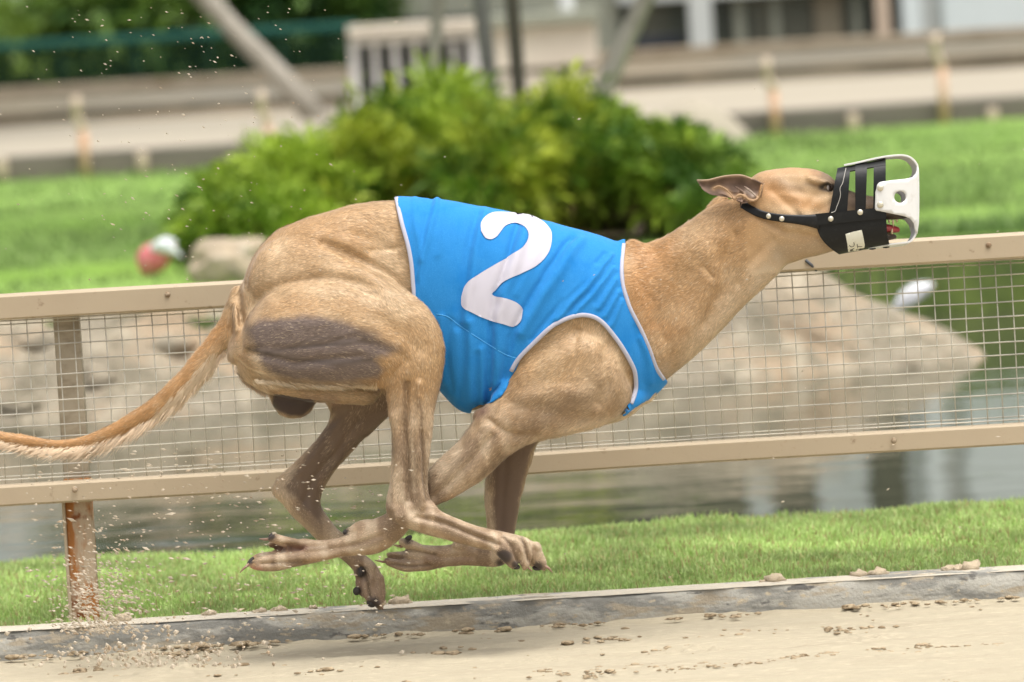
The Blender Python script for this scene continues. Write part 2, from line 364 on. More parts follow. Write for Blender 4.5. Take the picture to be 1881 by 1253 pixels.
# stone bank sloping into the water, falling away at its right end
nx,ny=220,22; xs=np.linspace(-12,BX,nx+1); V=[]
ztop=float(P(300,575,BY+.6)[2])
zr=float(P(1440,505,BY+.5)[2]); xr=float(G(1440,505,ZW)[0])
x14=float(P(1430,505,BY+.5)[0])
def topz(x):
    zz=np.interp(x,[-12,-3,float(P(600,600,BY)[0]),x14-.5,x14,BX],[.16,.17,.20,.20,.22,-.13]); return zz
for j in range(ny+1):
    t=j/ny
    for x in xs:
        zt=topz(x); yy=BY-.05+t*(.55) ; z=ZW-.08+(zt-ZW+.08)*min(1,(t*1.35))**.8 
        V.append((x,yy,z))
V=np.array(V); nn=nz3(V*np.array([1,1.6,1]),2.6,50,4); V[:,1]+=nn*.12; V[:,2]+=nz3(V,5,51,3)*.05*(V[:,2]>ZW)
I=(np.arange(ny)[:,None]*(nx+1)+np.arange(nx)[None,:]).ravel(); F=np.stack([I,I+1,I+nx+2,I+nx+1],1)
tag(newmesh('stone_bank',V,F,m_rock),kind='structure')
def rock(name,c,size,m,seed,label,group=None):
    bm=bmesh.new(); bmesh.ops.create_icosphere(bm,subdivisions=4,radius=1); rr_=np.random.default_rng(seed); ph=rr_.uniform(0,6,6); V=[]
    A=np.array([v.co[:] for v in bm.verts]); d=1+nz3(A[:,[0,2,1]]*1.0+seed,1.3,seed,4)*.55+nz3(A[:,[1,2,0]],1.1,seed+1,3)*.4
    A=A*d[:,None]; A=np.sign(A)*np.abs(A)**.85
    F=[[v.index for v in f.verts] for f in bm.faces]; bm.free()
    A=A*np.array(size)+np.array(c); o=newmesh(name,A,F,m); tag(o,label,'rock',group); return o
m_boul=mat('boulder stone',(.38,.31,.22),.9,.15,noise=[(3,(.22,.19,.15),.45,.65),(9,(.46,.40,.31),.5,.7)],bump=[(9,.7,.05)])
bx,by=gx(424,524,ZL); rock('boulder',(bx,by+.1,ZL+.045),(.155,.14,.105),m_boul,3,'big grey-brown boulder on the lawn edge behind the dog\'s rump')
# stones of the bank one can tell apart
rs=[]
for i,(px,py,sx,sz,lab) in enumerate(((60,640,.16,.10,'peach coloured bank stone at the far left below the top rail'),(190,700,.15,.10,'warm buff bank stone just right of the near post'),(300,640,.16,.11,'broad pale bank stone left of the tail'),(250,745,.12,.08,'low reddish bank stone under the arc of the tail'),(390,742,.07,.05,'small dark grey stone at the waterline by the tail'),(40,740,.14,.09,'orange-tinged bank stone by the water at the left edge'),
                     (1440,512,.08,.07,'pointed beige stone topping the right-hand bank'),(1320,660,.12,.06,'grey stone at the waterline below the dog\'s throat'))):
    p=P(px,py,BY+.12); zb_=ZW-.08; tt=np.clip((p[2]-zb_)/(float(topz(p[0]))-zb_),0,1)**1.25/1.35; rock('bank_stone',(p[0],BY-.05+.55*tt+.10,p[2]+.01),(sx*.62,.10,sz*.5),m_rock,20+i,lab,'stones of the pond bank')
# ================================================================ THE GREYHOUND
def catmull(A, k):
    A=np.asarray(A,float); n=len(A); out=[]
    for i in range(n-1):
        p0=A[max(i-1,0)]; p1=A[i]; p2=A[i+1]; p3=A[min(i+2,n-1)]
        for j in range(k):
            t=j/k
            out.append(.5*((2*p1)+(-p0+p2)*t+(2*p0-5*p1+4*p2-p3)*t*t+(-p0+3*p1-3*p2+p3)*t**3))
    out.append(A[-1]); return np.array(out)
class Body:
    def __init__(s): s.v=[]; s.f=[]; s.n=0; s.axis=[]
    def addVF(s,V,F):
        s.v.append(np.asarray(V,float)); s.f += [[i+s.n for i in f] for f in F]; s.n+=len(V)
    def limb(s, sec, k=5, n=28, cap=(1,1), pw=2.0, flow=1):
        S=catmull(sec,k); rings=[]
        for q in S:
            a=P(q[0],q[1],q[4]); b=P(q[2],q[3],q[4]); rings.append([(a+b)/2,(a-b)/2,q[5]])
        C=np.array([r[0] for r in rings])
        def ext(idx,sgn,c):
            r=rings[idx]; t=C[idx]-C[idx-1 if idx else 1]; t/=np.linalg.norm(t)+1e-9
            h=min(np.linalg.norm(r[1]),r[2])*c
            return [[r[0]+t*h*math.sin(u), r[1]*math.cos(u), r[2]*math.cos(u)] for u in (.5,1.0,1.35)]
        if cap[0]: rings = ext(0,-1,cap[0])[::-1]+rings
        if cap[1]: rings = rings+ext(-1,1,cap[1]) if len(C)>1 else rings
        V=[]
        for c,a,hw in rings:
            for j in range(n):
                t=2*math.pi*j/n; ct,st=math.cos(t),math.sin(t)
                e=2.0/pw
                V.append(c + a*(math.copysign(abs(ct)**e,ct)) + np.array([0,hw*math.copysign(abs(st)**e,st),0]))
        F=[]; m=len(rings)
        for i in range(m-1):
            for j in range(n): F.append((i*n+j,i*n+(j+1)%n,(i+1)*n+(j+1)%n,(i+1)*n+j))
        F.append(list(range(n))[::-1]); F.append([(m-1)*n+j for j in range(n)])
        s.addVF(V,F)
        for i in range(0,len(C)-1):
            d=(C[i+1]-C[i]); l=np.linalg.norm(d)
            if l>1e-6: s.axis.append(np.concatenate([C[i],d/l*flow]))
    def blob(s, px,py,Y, rx,ry,rd, ang=0, axis=True):
        """ellipsoid: radii in photo px (rx along ang), rd metres across"""
        ca,sa=math.cos(R(ang)),math.sin(R(ang)); sec=[]
        for t in np.linspace(-1,1,9):
            u=math.sin(t*math.pi/2); c=math.cos(t*math.pi/2)*.999+.001
            cx,cy=px+ca*rx*u,py+sa*rx*u
            sec.append((cx-sa*ry*c*-1*-1,cy+ca*ry*c,cx+sa*ry*c,cy-ca*ry*c,Y,rd*c))
        ax=list(s.axis); s.limb(sec,k=2,n=20,cap=(0,0)); s.axis=ax
def remesh(body, vox, mults=0):
    me=bpy.data.meshes.new('tmp'); me.from_pydata(np.concatenate(body.v).tolist(),[],body.f); me.update()
    bm=bmesh.new(); bm.from_mesh(me); bmesh.ops.recalc_face_normals(bm,faces=bm.faces[:]); bm.to_mesh(me); bm.free()
    o=bpy.data.objects.new('tmp',me); col.objects.link(o)
    md=o.modifiers.new('r','REMESH'); md.mode='VOXEL'; md.voxel_size=vox; md.adaptivity=0
    dg=bpy.context.evaluated_depsgraph_get(); e=o.evaluated_get(dg); m2=e.to_mesh()
    V=np.empty(len(m2.vertices)*3); m2.vertices.foreach_get('co',V); V=V.reshape(-1,3)
    F=np.array([p.vertices[:] for p in m2.polygons if len(p.vertices)==4],dtype=np.int64)
    e.to_mesh_clear(); bpy.data.objects.remove(o); bpy.data.meshes.remove(me)
    return V,F
def smooth(V,F,it,lam=.5,mask=None,keep=False):
    E=np.concatenate([F[:,[0,1]],F[:,[1,2]],F[:,[2,3]],F[:,[3,0]]]); n=len(V)
    cnt=np.bincount(E[:,0],minlength=n)+np.bincount(E[:,1],minlength=n)
    for i in range(it):
        S=np.zeros_like(V)
        for k in range(3):
            S[:,k]=np.bincount(E[:,0],V[E[:,1],k],n)+np.bincount(E[:,1],V[E[:,0],k],n)
        D=(S/np.maximum(cnt,1)[:,None]-V)
        if keep and i%2: l=-lam*.98
        else: l=lam
        V=V+D*l*(mask[:,None] if mask is not None else 1)
    return V
def normals(V,F):
    a=V[F[:,2]]-V[F[:,0]]; b=V[F[:,3]]-V[F[:,1]]; c=np.cross(a,b); N=np.zeros_like(V)
    for j in range(4):
        for k in range(3): N[:,k]+=np.bincount(F[:,j],c[:,k],len(V))
    return N/(np.linalg.norm(N,axis=1)[:,None]+1e-12)
def polydist(Q, poly):
    """distance in px from points Q to a polyline"""
    poly=np.asarray(poly,float); best=np.full(len(Q),1e9)
    for a,b in zip(poly[:-1],poly[1:]):
        d=b-a; t=np.clip(((Q-a)@d)/(d@d+1e-9),0,1); best=np.minimum(best,np.linalg.norm(Q-(a+t[:,None]*d),axis=1))
    return best
def inpoly(Q, poly):
    poly=np.asarray(poly,float); x,y=Q[:,0],Q[:,1]; r=np.zeros(len(Q),bool); n=len(poly)
    for i in range(n):
        x1,y1=poly[i]; x2,y2=poly[(i+1)%n]
        c=((y1>y)!=(y2>y)) & (x < (x2-x1)*(y-y1)/(y2-y1+1e-12)+x1); r^=c
    return r
def vnoise(V, scale, seed=0, octaves=3):
    """cheap smooth value noise on points"""
    r=np.random.default_rng(seed); out=np.zeros(len(V)); amp=1
    for o in range(octaves):
        T=r.random((32,32,32)); q=V*scale*(2**o)+100; i=np.floor(q).astype(int); f=q-i; f=f*f*(3-2*f); i%=32; j=(i+1)%32
        def g(a,b,c): return T[a,b,c]
        x0,y0,z0=i.T; x1,y1,z1=j.T; fx,fy,fz=f.T
        v=((g(x0,y0,z0)*(1-fx)+g(x1,y0,z0)*fx)*(1-fy)+(g(x0,y1,z0)*(1-fx)+g(x1,y1,z0)*fx)*fy)*(1-fz)+\
          ((g(x0,y0,z1)*(1-fx)+g(x1,y0,z1)*fx)*(1-fy)+(g(x0,y1,z1)*(1-fx)+g(x1,y1,z1)*fx)*fy)*fz
        out+=amp*(v-.5); amp*=.5
    return out
def torso(B, inset=4):
    def ins(q):
        k=inset*min(1,max(0,(q[0]-715)/40))*min(1,max(0,(1190-q[0])/40)); return (q[0],q[1]+k,q[2],q[3]-k,q[4],q[5]-.003*(k>0))
    B.limb([ins(q) for q in [(436,545,434,640,0,.030),(462,478,452,690,0,.058),(500,430,500,706,0,.074),(550,405,550,690,0,.084),(606,388,612,655,0,.088),
            (660,375,676,640,0,.084),(725,367,750,650,0,.080),(790,368,797,698,0,.086),(840,374,838,744,0,.092),(868,380,862,757,0,.095),
            (900,385,888,755,0,.097),(950,396,930,758,0,.101),(1030,416,1010,776,0,.102),(1095,434,1085,780,0,.098),
            (1142,450,1152,758,0,.088),(1180,449,1196,722,0,.074),(1216,436,1232,690,0,.062),(1258,410,1286,646,0,.053),(1300,382,1338,590,0,.048),
            (1336,366,1392,536,0,.045),(1366,362,1430,502,0,.043)]],flow=-1,pw=2.3,n=48)
    # neck muscle ridge and withers tuft
    B.limb([(1145,446,1150,470,0,.02),(1162,438,1172,470,0,.022),(1180,446,1190,470,0,.02)])
    # keel of the chest in front
    B.limb([(1195,690,1150,745,0,.03),(1214,702,1185,742,0,.03),(1208,712,1196,732,0,.024)])
def fore_upper(B, Y, far=False):
    if not far:
        B.limb([(1085,600,1150,680,-.055,.045),(1050,592,1160,738,-.066,.054),(1005,618,1118,780,-.070,.056),(958,662,1055,796,-.072,.054),
                (918,718,990,809,-.076,.046),(886,748,950,828,-.080,.040),(860,784,922,849,-.082,.034),(838,812,895,874,-.083,.031),
                (812,838,860,896,-.083,.028),(788,860,822,920,-.082,.025)],n=32)
        B.blob(884,762,-.078,16,14,.018,0)
def full(B):
    torso(B)
    # pectorals
    B.blob(1120,745,-.03,70,34,.05,-20)
    fore_upper(B,-.08)
    # rest of the near foreleg
    B.limb([(800,850,838,908,-.083,.026),(770,884,798,932,-.080,.022),(740,908,765,956,-.076,.020),(712,940,742,984,-.072,.021),(690,952,716,1006,-.070,.022),
            (664,962,690,1018,-.068,.020),(640,980,655,1022,-.066,.017),(612,989,618,1025,-.064,.016),(580,991,588,1032,-.063,.018),(556,989,560,1038,-.062,.022),(535,994,540,1042,-.061,.024)])
    B.blob(664,968,-.066,26,12,.014,-20)          # carpal pad
    B.blob(643,976,-.062,11,9,.010,0)
    # near fore paw toes: (upper toe, lower toe) splayed
    B.limb([(548,990,545,1012,-.070,.010),(522,984,520,1006,-.074,.010),(504,980,504,998,-.076,.009),(496,984,498,996,-.076,.006)],k=4,n=16)
    B.limb([(545,992,545,1016,-.045,.010),(515,988,517,1010,-.040,.010),(498,993,502,1008,-.038,.007)],k=4,n=16)
    B.limb([(548,1008,550,1038,-.075,.012),(512,1016,515,1049,-.080,.012),(480,1022,484,1050,-.082,.011),(462,1030,468,1047,-.082,.007)],k=4,n=16)
    B.limb([(545,1008,548,1036,-.048,.012),(505,1012,508,1042,-.044,.012),(474,1016,480,1040,-.042,.010),(458,1026,464,1040,-.042,.006)],k=4,n=16)
    B.blob(530,1014,-.050,16,10,.010,10)
    # far foreleg
    B.limb([(910,730,1030,800,.050,.045),(905,800,990,812,.066,.030),(897,850,976,850,.072,.026),(892,875,966,878,.074,.024),(890,924,956,926,.076,.022),(893,972,946,978,.077,.021),
            (896,1000,940,1015,.078,.022),(890,1004,925,1038,.078,.021),(870,1001,895,1042,.078,.018),(843,998,850,1041,.078,.016),(813,1002,815,1042,.078,.017),(780,1001,790,1048,.078,.021),(760,1000,765,1050,.078,.023)])
    B.blob(846,1002,.070,16,9,.012,10)
    B.limb([(775,1000,778,1022,.068,.010),(755,990,752,1012,.066,.010),(742,988,738,1004,.066,.008)],k=4,n=16)
    B.limb([(770,1010,772,1032,.085,.010),(740,1012,742,1032,.086,.010),(715,1014,718,1028,.086,.007)],k=4,n=16)
    B.limb([(772,1022,774,1049,.066,.011),(742,1028,744,1051,.063,.011),(712,1024,715,1041,.062,.008)],k=4,n=16)
    # near hind leg: thigh
    B.limb([(445,600,436,668,-.050,.040),(470,558,462,690,-.070,.056),(508,528,500,701,-.082,.062),(560,514,556,707,-.090,.064),(620,510,618,710,-.095,.062),
            (680,520,672,708,-.098,.058),(730,532,705,712,-.100,.053),(772,552,712,728,-.104,.047),(802,590,712,742,-.108,.041),
            (817,632,708,722,-.112,.037),(817,662,710,738,-.114,.033),(812,700,711,748,-.116,.030),(803,742,712,762,-.118,.027),(796,780,718,790,-.120,.025),
            (789,840,719,840,-.122,.0225),(787,886,716,886,-.124,.021),(795,920,709,918,-.126,.020),(809,936,710,945,-.127,.020),(826,946,728,962,-.128,.021),
            (848,956,775,980,-.128,.020),(880,968,825,995,-.128,.018),(912,974,872,1006,-.128,.018),(944,981,912,1014,-.128,.022),(958,986,930,1020,-.128,.024)],n=32,cap=(1,.6))
    # upper thigh muscle from the croup to the knee
    B.limb([(520,436,480,560,-.045,.042),(584,440,560,560,-.056,.044),(650,468,640,560,-.066,.042),(705,500,700,570,-.078,.040),(750,535,745,600,-.092,.036)],n=24)
    # rear muscle / seat
    B.limb([(436,560,430,620,-.03,.03),(445,600,440,690,-.045,.036),(470,650,470,712,-.04,.036),(520,690,515,728,-.03,.03),(580,700,580,738,-.03,.03),(680,700,670,745,-.02,.03)],n=20)
    # near hind paw: toes
    B.limb([(930,984,905,1014,-.150,.011),(948,998,918,1026,-.154,.012),(952,1016,930,1038,-.156,.011),(953,1030,936,1042,-.156,.008)],k=4,n=16)
    B.limb([(946,982,930,1012,-.142,.011),(972,996,948,1026,-.146,.012),(978,1020,956,1040,-.146,.010),(974,1036,960,1044,-.146,.007)],k=4,n=16)
    B.limb([(960,984,940,1010,-.122,.011),(984,998,964,1026,-.122,.012),(1000,1020,984,1042,-.122,.010),(1005,1036,992,1046,-.122,.007)],k=4,n=16)
    B.limb([(955,984,935,1010,-.104,.011),(976,1000,955,1026,-.100,.012),(990,1020,972,1040,-.098,.010)],k=4,n=16)
    B.blob(926,1016,-.128,16,10,.020,30)
    for x,y,Y in ((940,996,-.152),(966,996,-.146),(986,1004,-.124),(948,990,-.138)): B.blob(x,y,Y,10,8,.010,40)
    # far hind leg
    B.limb([(700,640,560,700,.06,.05),(755,668,575,716,.085,.046),(745,712,600,745,.095,.036),(720,758,606,765,.100,.028),(690,788,596,790,.102,.024),(662,812,570,822,.104,.021),
            (634,842,540,850,.106,.019),(606,880,510,878,.108,.019),(592,905,500,904,.109,.020),(588,925,518,926,.110,.020),(598,944,538,950,.110,.019),(616,968,566,976,.110,.017),
            (634,984,592,1000,.110,.016),(650,1004,612,1018,.109,.017),(672,1020,634,1034,.108,.019),(690,1036,650,1050,.106,.021),(702,1056,664,1068,.104,.020)],n=28,cap=(1,.5))
    B.limb([(706,1060,684,1070,.095,.010),(709,1088,686,1092,.092,.011),(706,1112,688,1112,.092,.008)],k=4,n=16)
    B.limb([(688,1060,664,1070,.088,.010),(686,1086,664,1092,.086,.010),(698,1108,676,1106,.086,.009)],k=4,n=16)
    B.limb([(678,1048,654,1056,.100,.010),(674,1070,652,1074,.098,.010),(672,1088,656,1088,.098,.008)],k=4,n=16)
    B.blob(666,1052,.096,12,17,.012,90)
    # tail
    B.limb([(427,528,446,622,0,.030),(410,572,430,630,0,.024),(396,600,418,640,0,.0205),(362,642,390,674,0,.0170),(326,686,354,712,0,.0150),(290,722,314,748,0,.0142),(240,758,258,783,0,.0134),
            (180,791,188,815,0,.012),(120,806,124,828,0,.011),(60,801,58,823,0,.011),(0,792,-3,813,0,.010),(-70,776,-76,796,0,.009),(-130,762,-134,776,0,.005)],flow=1,n=20)
    # scrotum
    B.limb([(500,712,496,730,0,.018),(508,705,511,757,0,.027),(533,708,534,768,0,.031),(558,708,560,764,0,.028),(576,714,577,744,0,.020)],n=20)
    # head
    B.limb([(1345,376,1400,500,0,.045),(1362,345,1425,492,0,.047),(1385,322,1452,482,0,.049),(1410,311,1480,474,0,.050),(1440,308,1502,470,0,.048),
            (1470,307,1520,466,0,.045),(1498,311,1536,462,0,.041),(1522,321,1553,459,0,.036),(1540,337,1572,452,0,.030),(1562,352,1592,446,0,.025)],flow=-1,n=32)
    B.limb([(1545,340,1555,402,0,.030),(1575,355,1580,404,0,.025),(1610,362,1612,404,0,.022),(1640,368,1642,404,0,.020),(1660,374,1662,402,0,.017),(1668,380,1670,398,0,.012)],flow=-1,n=20)
    B.limb([(1540,412,1550,458,0,.026),(1580,416,1584,455,0,.022),(1612,424,1614,446,0,.018),(1634,428,1636,441,0,.014),(1643,430,1643,440,0,.009)],flow=-1,n=20)
    B.blob(1455,400,-.034,48,34,.022,10)          # cheek muscle
    B.blob(1505,334,-.030,26,8,.012,18)           # brow
    B.blob(1455,400,.034,48,34,.022,10)
    B.blob(1318,371,.022,26,9,.018,-38)           # far ear folded on the nape
def sculpt(V,F,strokes):
    N=normals(V,F); Q=toPx(V); disp=np.zeros(len(V))
    for poly,wd,amp,side in strokes:
        m=np.clip(-N[:,1]*2.0+.1,0,1) if side=='n' else np.clip(N[:,1]*2.0+.1,0,1)
        lim=None
        if isinstance(poly,dict): lim=poly['Y']; poly=poly['p']
        if lim is not None: m=m*((V[:,1]>lim[0])&(V[:,1]<lim[1]))
        pp=np.asarray(poly,float); x0,y0=pp.min(0)-wd*3; x1,y1=pp.max(0)+wd*3
        k=np.where((Q[:,0]>x0)&(Q[:,0]<x1)&(Q[:,1]>y0)&(Q[:,1]<y1)&(m>0))[0]
        if len(k)==0: continue
        d=polydist(Q[k],poly); disp[k]+=amp*(.00155 if lim is not None else .00120)*np.exp(-(d/wd)**2)*m[k]
    return V+N*disp[:,None]
NEAR=(-1,-.02)
STROKES=[
 # grooves (negative) and ridges (positive), widths in photo px, heights in mm
 ([(590,446),(640,466),(690,494),(725,520),(752,540)],9,-7,'n'), ([(575,436),(632,452),(686,482),(730,508)],15,3,'n'),
 ([(505,545),(540,528),(584,516),(636,520),(690,542)],10,-4.5,'n'), ([(500,520),(545,500),(600,494),(660,506),(740,548)],14,3.5,'n'),
 ([(640,470),(600,500),(560,500)],16,-2.5,'n'),
 ([(452,648),(480,655),(540,668),(600,660),(660,655)],6,-4,'n'), ([(470,600),(540,592),(620,590),(680,600)],22,2.5,'n'),
 ([(458,640),(520,640),(600,632),(650,618)],5,-2.0,'n'), ([(470,668),(530,682),(600,682)],14,2.5,'n'),
 ([(700,590),(740,610),(770,640)],16,-3,'n'),([(660,625),(700,640),(735,650)],10,-2.5,'n'),([(780,580),(806,630)],14,3,'n'),
 ([(690,700),(720,690),(745,660)],9,-3,'n'),
 ([(500,430),(520,470),(500,520),(470,560)],14,-3,'n'), ([(480,470),(460,520),(446,560)],14,2,'n'),
 ([(440,545),(446,600),(438,640)],8,-3,'n'),
 ([(606,396),(660,392),(720,395)],10,1.5,'n'), ([(640,425),(690,440),(735,470)],10,-2,'n'), ([(680,460),(720,455),(742,450)],6,-2,'n'),
 ([(720,420),(740,470),(750,510)],12,-2.5,'n'),
 # shank tendons
 ({'p':[(748,700),(745,780),(750,860),(752,920)],'Y':(-.2,-.10)},5,-6,'n'), ({'p':[(770,700),(766,780),(768,860),(775,930)],'Y':(-.2,-.10)},5,4,'n'),
 ({'p':[(775,790),(778,860),(788,920)],'Y':(-.2,-.10)},4,-4,'n'), ({'p':[(725,760),(730,850),(722,930)],'Y':(-.2,-.10)},6,2.0,'n'),
 ({'p':[(765,950),(820,962),(870,984),(915,1000)],'Y':(-.2,-.10)},4,-4,'n'), ({'p':[(790,944),(850,966),(910,990)],'Y':(-.2,-.10)},4,2,'n'),
 ({'p':[(740,945),(756,955)],'Y':(-.2,-.10)},12,3,'n'),({'p':[(722,935),(730,950)],'Y':(-.2,-.10)},7,2.5,'n'),
 # near foreleg
 ({'p':[(900,770),(925,790),(950,800),(985,800)],'Y':(-.2,-.03)},8,-3.5,'n'), ({'p':[(1110,770),(1040,765),(980,750),(940,740)],'Y':(-.2,-.03)},16,-2.5,'n'),
 ({'p':[(960,690),(1010,660),(1060,640),(1100,640)],'Y':(-.2,-.03)},18,3,'n'), ({'p':[(1112,640),(1120,700),(1105,740)],'Y':(-.2,-.02)},12,-5,'n'),
 ({'p':[(1060,605),(1058,650),(1040,700)],'Y':(-.2,-.03)},7,-2.5,'n'), ({'p':[(1080,720),(1020,720),(960,730)],'Y':(-.2,-.03)},14,2.5,'n'),
 ({'p':[(905,800),(870,840),(830,885),(800,912)],'Y':(-.2,-.03)},8,-3,'n'), ({'p':[(925,815),(890,856),(850,895),(800,930)],'Y':(-.2,-.03)},9,2.5,'n'),
 ({'p':[(700,985),(650,1002),(600,1010),(560,1016)],'Y':(-.1,-.02)},5,-2.5,'n'), ({'p':[(552,1006),(530,1006),(505,1007)],'Y':(-.12,-.02)},6,-7,'n'),({'p':[(560,1032),(520,1034),(480,1036)],'Y':(-.12,-.02)},3.5,-4,'n'),
 ({'p':[(925,985),(940,1005),(952,1030)],'Y':(-.2,-.1)},4,-5,'n'),({'p':[(958,990),(966,1010),(972,1030)],'Y':(-.2,-.1)},3.5,-6,'n'),({'p':[(945,990),(958,1012)],'Y':(-.2,-.1)},4,3,'n'),({'p':[(985,1000),(992,1018)],'Y':(-.2,-.1)},5,3,'n'),
 ({'p':[(664,1040),(676,1070),(680,1095)],'Y':(.05,.2)},4,-5,'n'),({'p':[(690,1045),(696,1075),(698,1100)],'Y':(.05,.2)},4,-3.5,'n'),({'p':[(600,1000),(560,1004),(530,1008)],'Y':(-.1,-.02)},6,-3,'n'),({'p':[(620,1020),(560,1030),(510,1036)],'Y':(-.1,-.02)},5,2,'n'),
 ({'p':[(730,1010),(760,1012),(800,1018)],'Y':(.02,.2)},4,-4,'n'),({'p':[(720,1036),(750,1040),(790,1038)],'Y':(.02,.2)},3.5,-3,'n'),
 # neck
 ([(1300,470),(1310,520),(1280,570),(1250,630)],18,3.5,'n'), ([(1350,430),(1336,480),(1330,520),(1300,590)],11,-4,'n'), ([(1262,500),(1240,560),(1225,620)],16,-3.5,'n'),
 ([(1195,460),(1190,530),(1210,590)],18,-3,'n'), ([(1390,400),(1340,440),(1290,450),(1230,470)],20,2.5,'n'), ([(1440,420),(1400,470),(1370,510)],14,2,'n'),
 ([(1297,490),(1304,500),(1309,506)],5,-3,'n'), ([(1420,440),(1380,480),(1360,520)],8,-2.5,'n'),
 # head
 ([(1540,352),(1500,356),(1460,352),(1420,346)],9,-2.5,'n'), ([(1480,326),(1440,320),(1400,330)],10,2.2,'n'),([(1420,352),(1450,378),(1470,396)],7,-2.5,'n'),([(1500,360),(1480,382)],8,-1.8,'n'),([(1400,400),(1440,425),(1500,436)],7,-3,'n'), ([(1440,345),(1470,370),(1480,395)],10,2.5,'n'), ([(1535,370),(1500,390),(1460,402)],8,-2,'n'),
 ({'p':[(1513,343),(1521,341),(1531,347)],'Y':(-1,0)},6,-5,'n'),
 ({'p':[(1512,338),(1522,334),(1534,341)],'Y':(-1,0)},3,2.5,'n'), ({'p':[(1510,349),(1521,352),(1532,352)],'Y':(-1,0)},3,1.5,'n'),
 # far hind shank
 ({'p':[(660,770),(620,830),(575,880),(560,920)],'Y':(.05,.2)},7,-3,'n'), ({'p':[(640,760),(590,820),(550,870)],'Y':(.05,.2)},6,2,'n'),
 ({'p':[(930,830),(925,900),(920,970)],'Y':(.02,.2)},6,-2,'n'),
 ({'p':[(760,1020),(800,1024),(870,1024)],'Y':(.02,.2)},5,-2.5,'n'),({'p':[(720,1024),(750,1028),(780,1030)],'Y':(.02,.2)},4,-3.5,'n'),
]
body=Body(); full(body)
V,F=remesh(body,.0025)
Q=toPx(V)
# paws keep their detail, the trunk is smoothed more
fine=np.ones(len(V))
for c,r in (((500,1020),70),((975,1015),70),((740,1025),60),((685,1085),50),((1520,345),26),((1650,410),40)):
    fine=np.minimum(fine,np.clip((np.hypot(Q[:,0]-c[0],Q[:,1]-c[1])-r)/30,0,1))
V=smooth(V,F,2)
legm=1-.72*np.clip((Q[:,1]-740)/60,0,1)*(Q[:,0]>470)
V=smooth(V,F,18,.5,fine*legm)
V=sculpt(V,F,STROKES)
V=smooth(V,F,3,.5)
N=normals(V,F)
V=V+N*(vnoise(V,38,3,3)*.0018*fine+vnoise(V,13,4,2)*.0035*fine)[:,None]
N=normals(V,F); Q=toPx(V)

# ---- coat colour (pigment of skin and hair, with crease shade painted in)
TAN=np.array([.50,.335,.180]); RED=np.array([.46,.265,.115]); CREAM=np.array([.72,.58,.41]); GREYB=np.array([.27,.185,.115]); SKIN=np.array([.140,.108,.094])
PALE=np.array([.62,.47,.30]); DK=np.array([.060,.045,.038]); BLK=np.array([.018,.016,.016]); PINK=np.array([.50,.24,.17])
C=np.tile(TAN,(len(V),1))
def blend(w,c):
    global C
    w=np.clip(w,0,1)[:,None]; C=C*(1-w)+np.asarray(c)*w
def stroke_c(poly,wd,c,a=1,Y=None,soft=1.0):
    pp=np.asarray(poly,float); d=polydist(Q,pp)
    d=d+vnoise(V,30,5,3)*wd*.9
    w=a*np.exp(-np.clip(d/wd,0,9)**(2*soft))
    if Y is not None: w=w*((V[:,1]>Y[0])&(V[:,1]<Y[1]))
    blend(w,c)
def poly_c(poly,c,a=1,Y=None,soft=8):
    d=polydist(Q,list(poly)+[poly[0]]); s=np.where(inpoly(Q,poly),d,-d)+vnoise(V,34,6,4)*soft*1.3
    w=a*np.clip(.5+s/(2*soft),0,1); w=w*w*(3-2*w)
    if Y is not None: w=w*((V[:,1]>Y[0])&(V[:,1]<Y[1]))
    blend(w,c)
n1=vnoise(V,9,11,3); n2=vnoise(V,28,12,3)
blend(np.clip(n1*1.8+.1,0,.75),RED*.7+TAN*.3); blend(np.clip(-n1*1.8,0,.6),PALE); blend(np.clip(n2*1.2,0,.2),RED*.8)
# legs are greyer and paler below
leg=np.clip((Q[:,1]-690)/140,0,1)*(Q[:,0]>470)
n3=vnoise(V*np.array([1.6,1,.45]),34,14,3)
blend(leg*.7,[.40,.30,.21])
blend(np.clip(n3*2.6,0,.6)*leg,GREYB*.8); blend(np.clip(-n3*2.4,0,.55)*leg,CREAM*.9)
stroke_c([(1190,470),(1180,520),(1200,590)],48,[.44,.225,.085],.75,soft=1); stroke_c([(1360,420),(1320,470),(1290,540)],42,RED,.55); stroke_c([(1060,620),(1090,660)],40,RED,.35,Y=(-1,-.02)); stroke_c([(1230,480),(1260,560),(1235,640)],22,RED*.95,.4)
stroke_c([(560,420),(680,390),(735,400)],40,RED*.5+TAN*.5,.4)
stroke_c([(470,600),(500,570),(600,560),(690,575)],16,RED*.5+TAN*.5,.6,Y=(-1,-.02))
stroke_c([(500,470),(470,520),(445,580)],28,PALE,.55)
stroke_c([(1420,500),(1350,570),(1290,645),(1240,690)],26,CREAM,.75); stroke_c([(1540,460),(1480,460),(1430,470)],22,[.42,.34,.24],.55)
stroke_c([(1200,735),(1130,775),(1040,795)],16,CREAM,.8); stroke_c([(1110,700),(1060,750),(980,740)],32,[.38,.27,.17],.55,Y=(-1,-.02))
stroke_c([(1020,745),(980,775),(1060,730)],20,GREYB,.5,Y=(-1,-.02)); stroke_c([(1085,690),(1100,720)],30,PALE,.35,Y=(-1,-.02))
stroke_c([(880,760),(890,752)],10,[.25,.15,.12],.8)
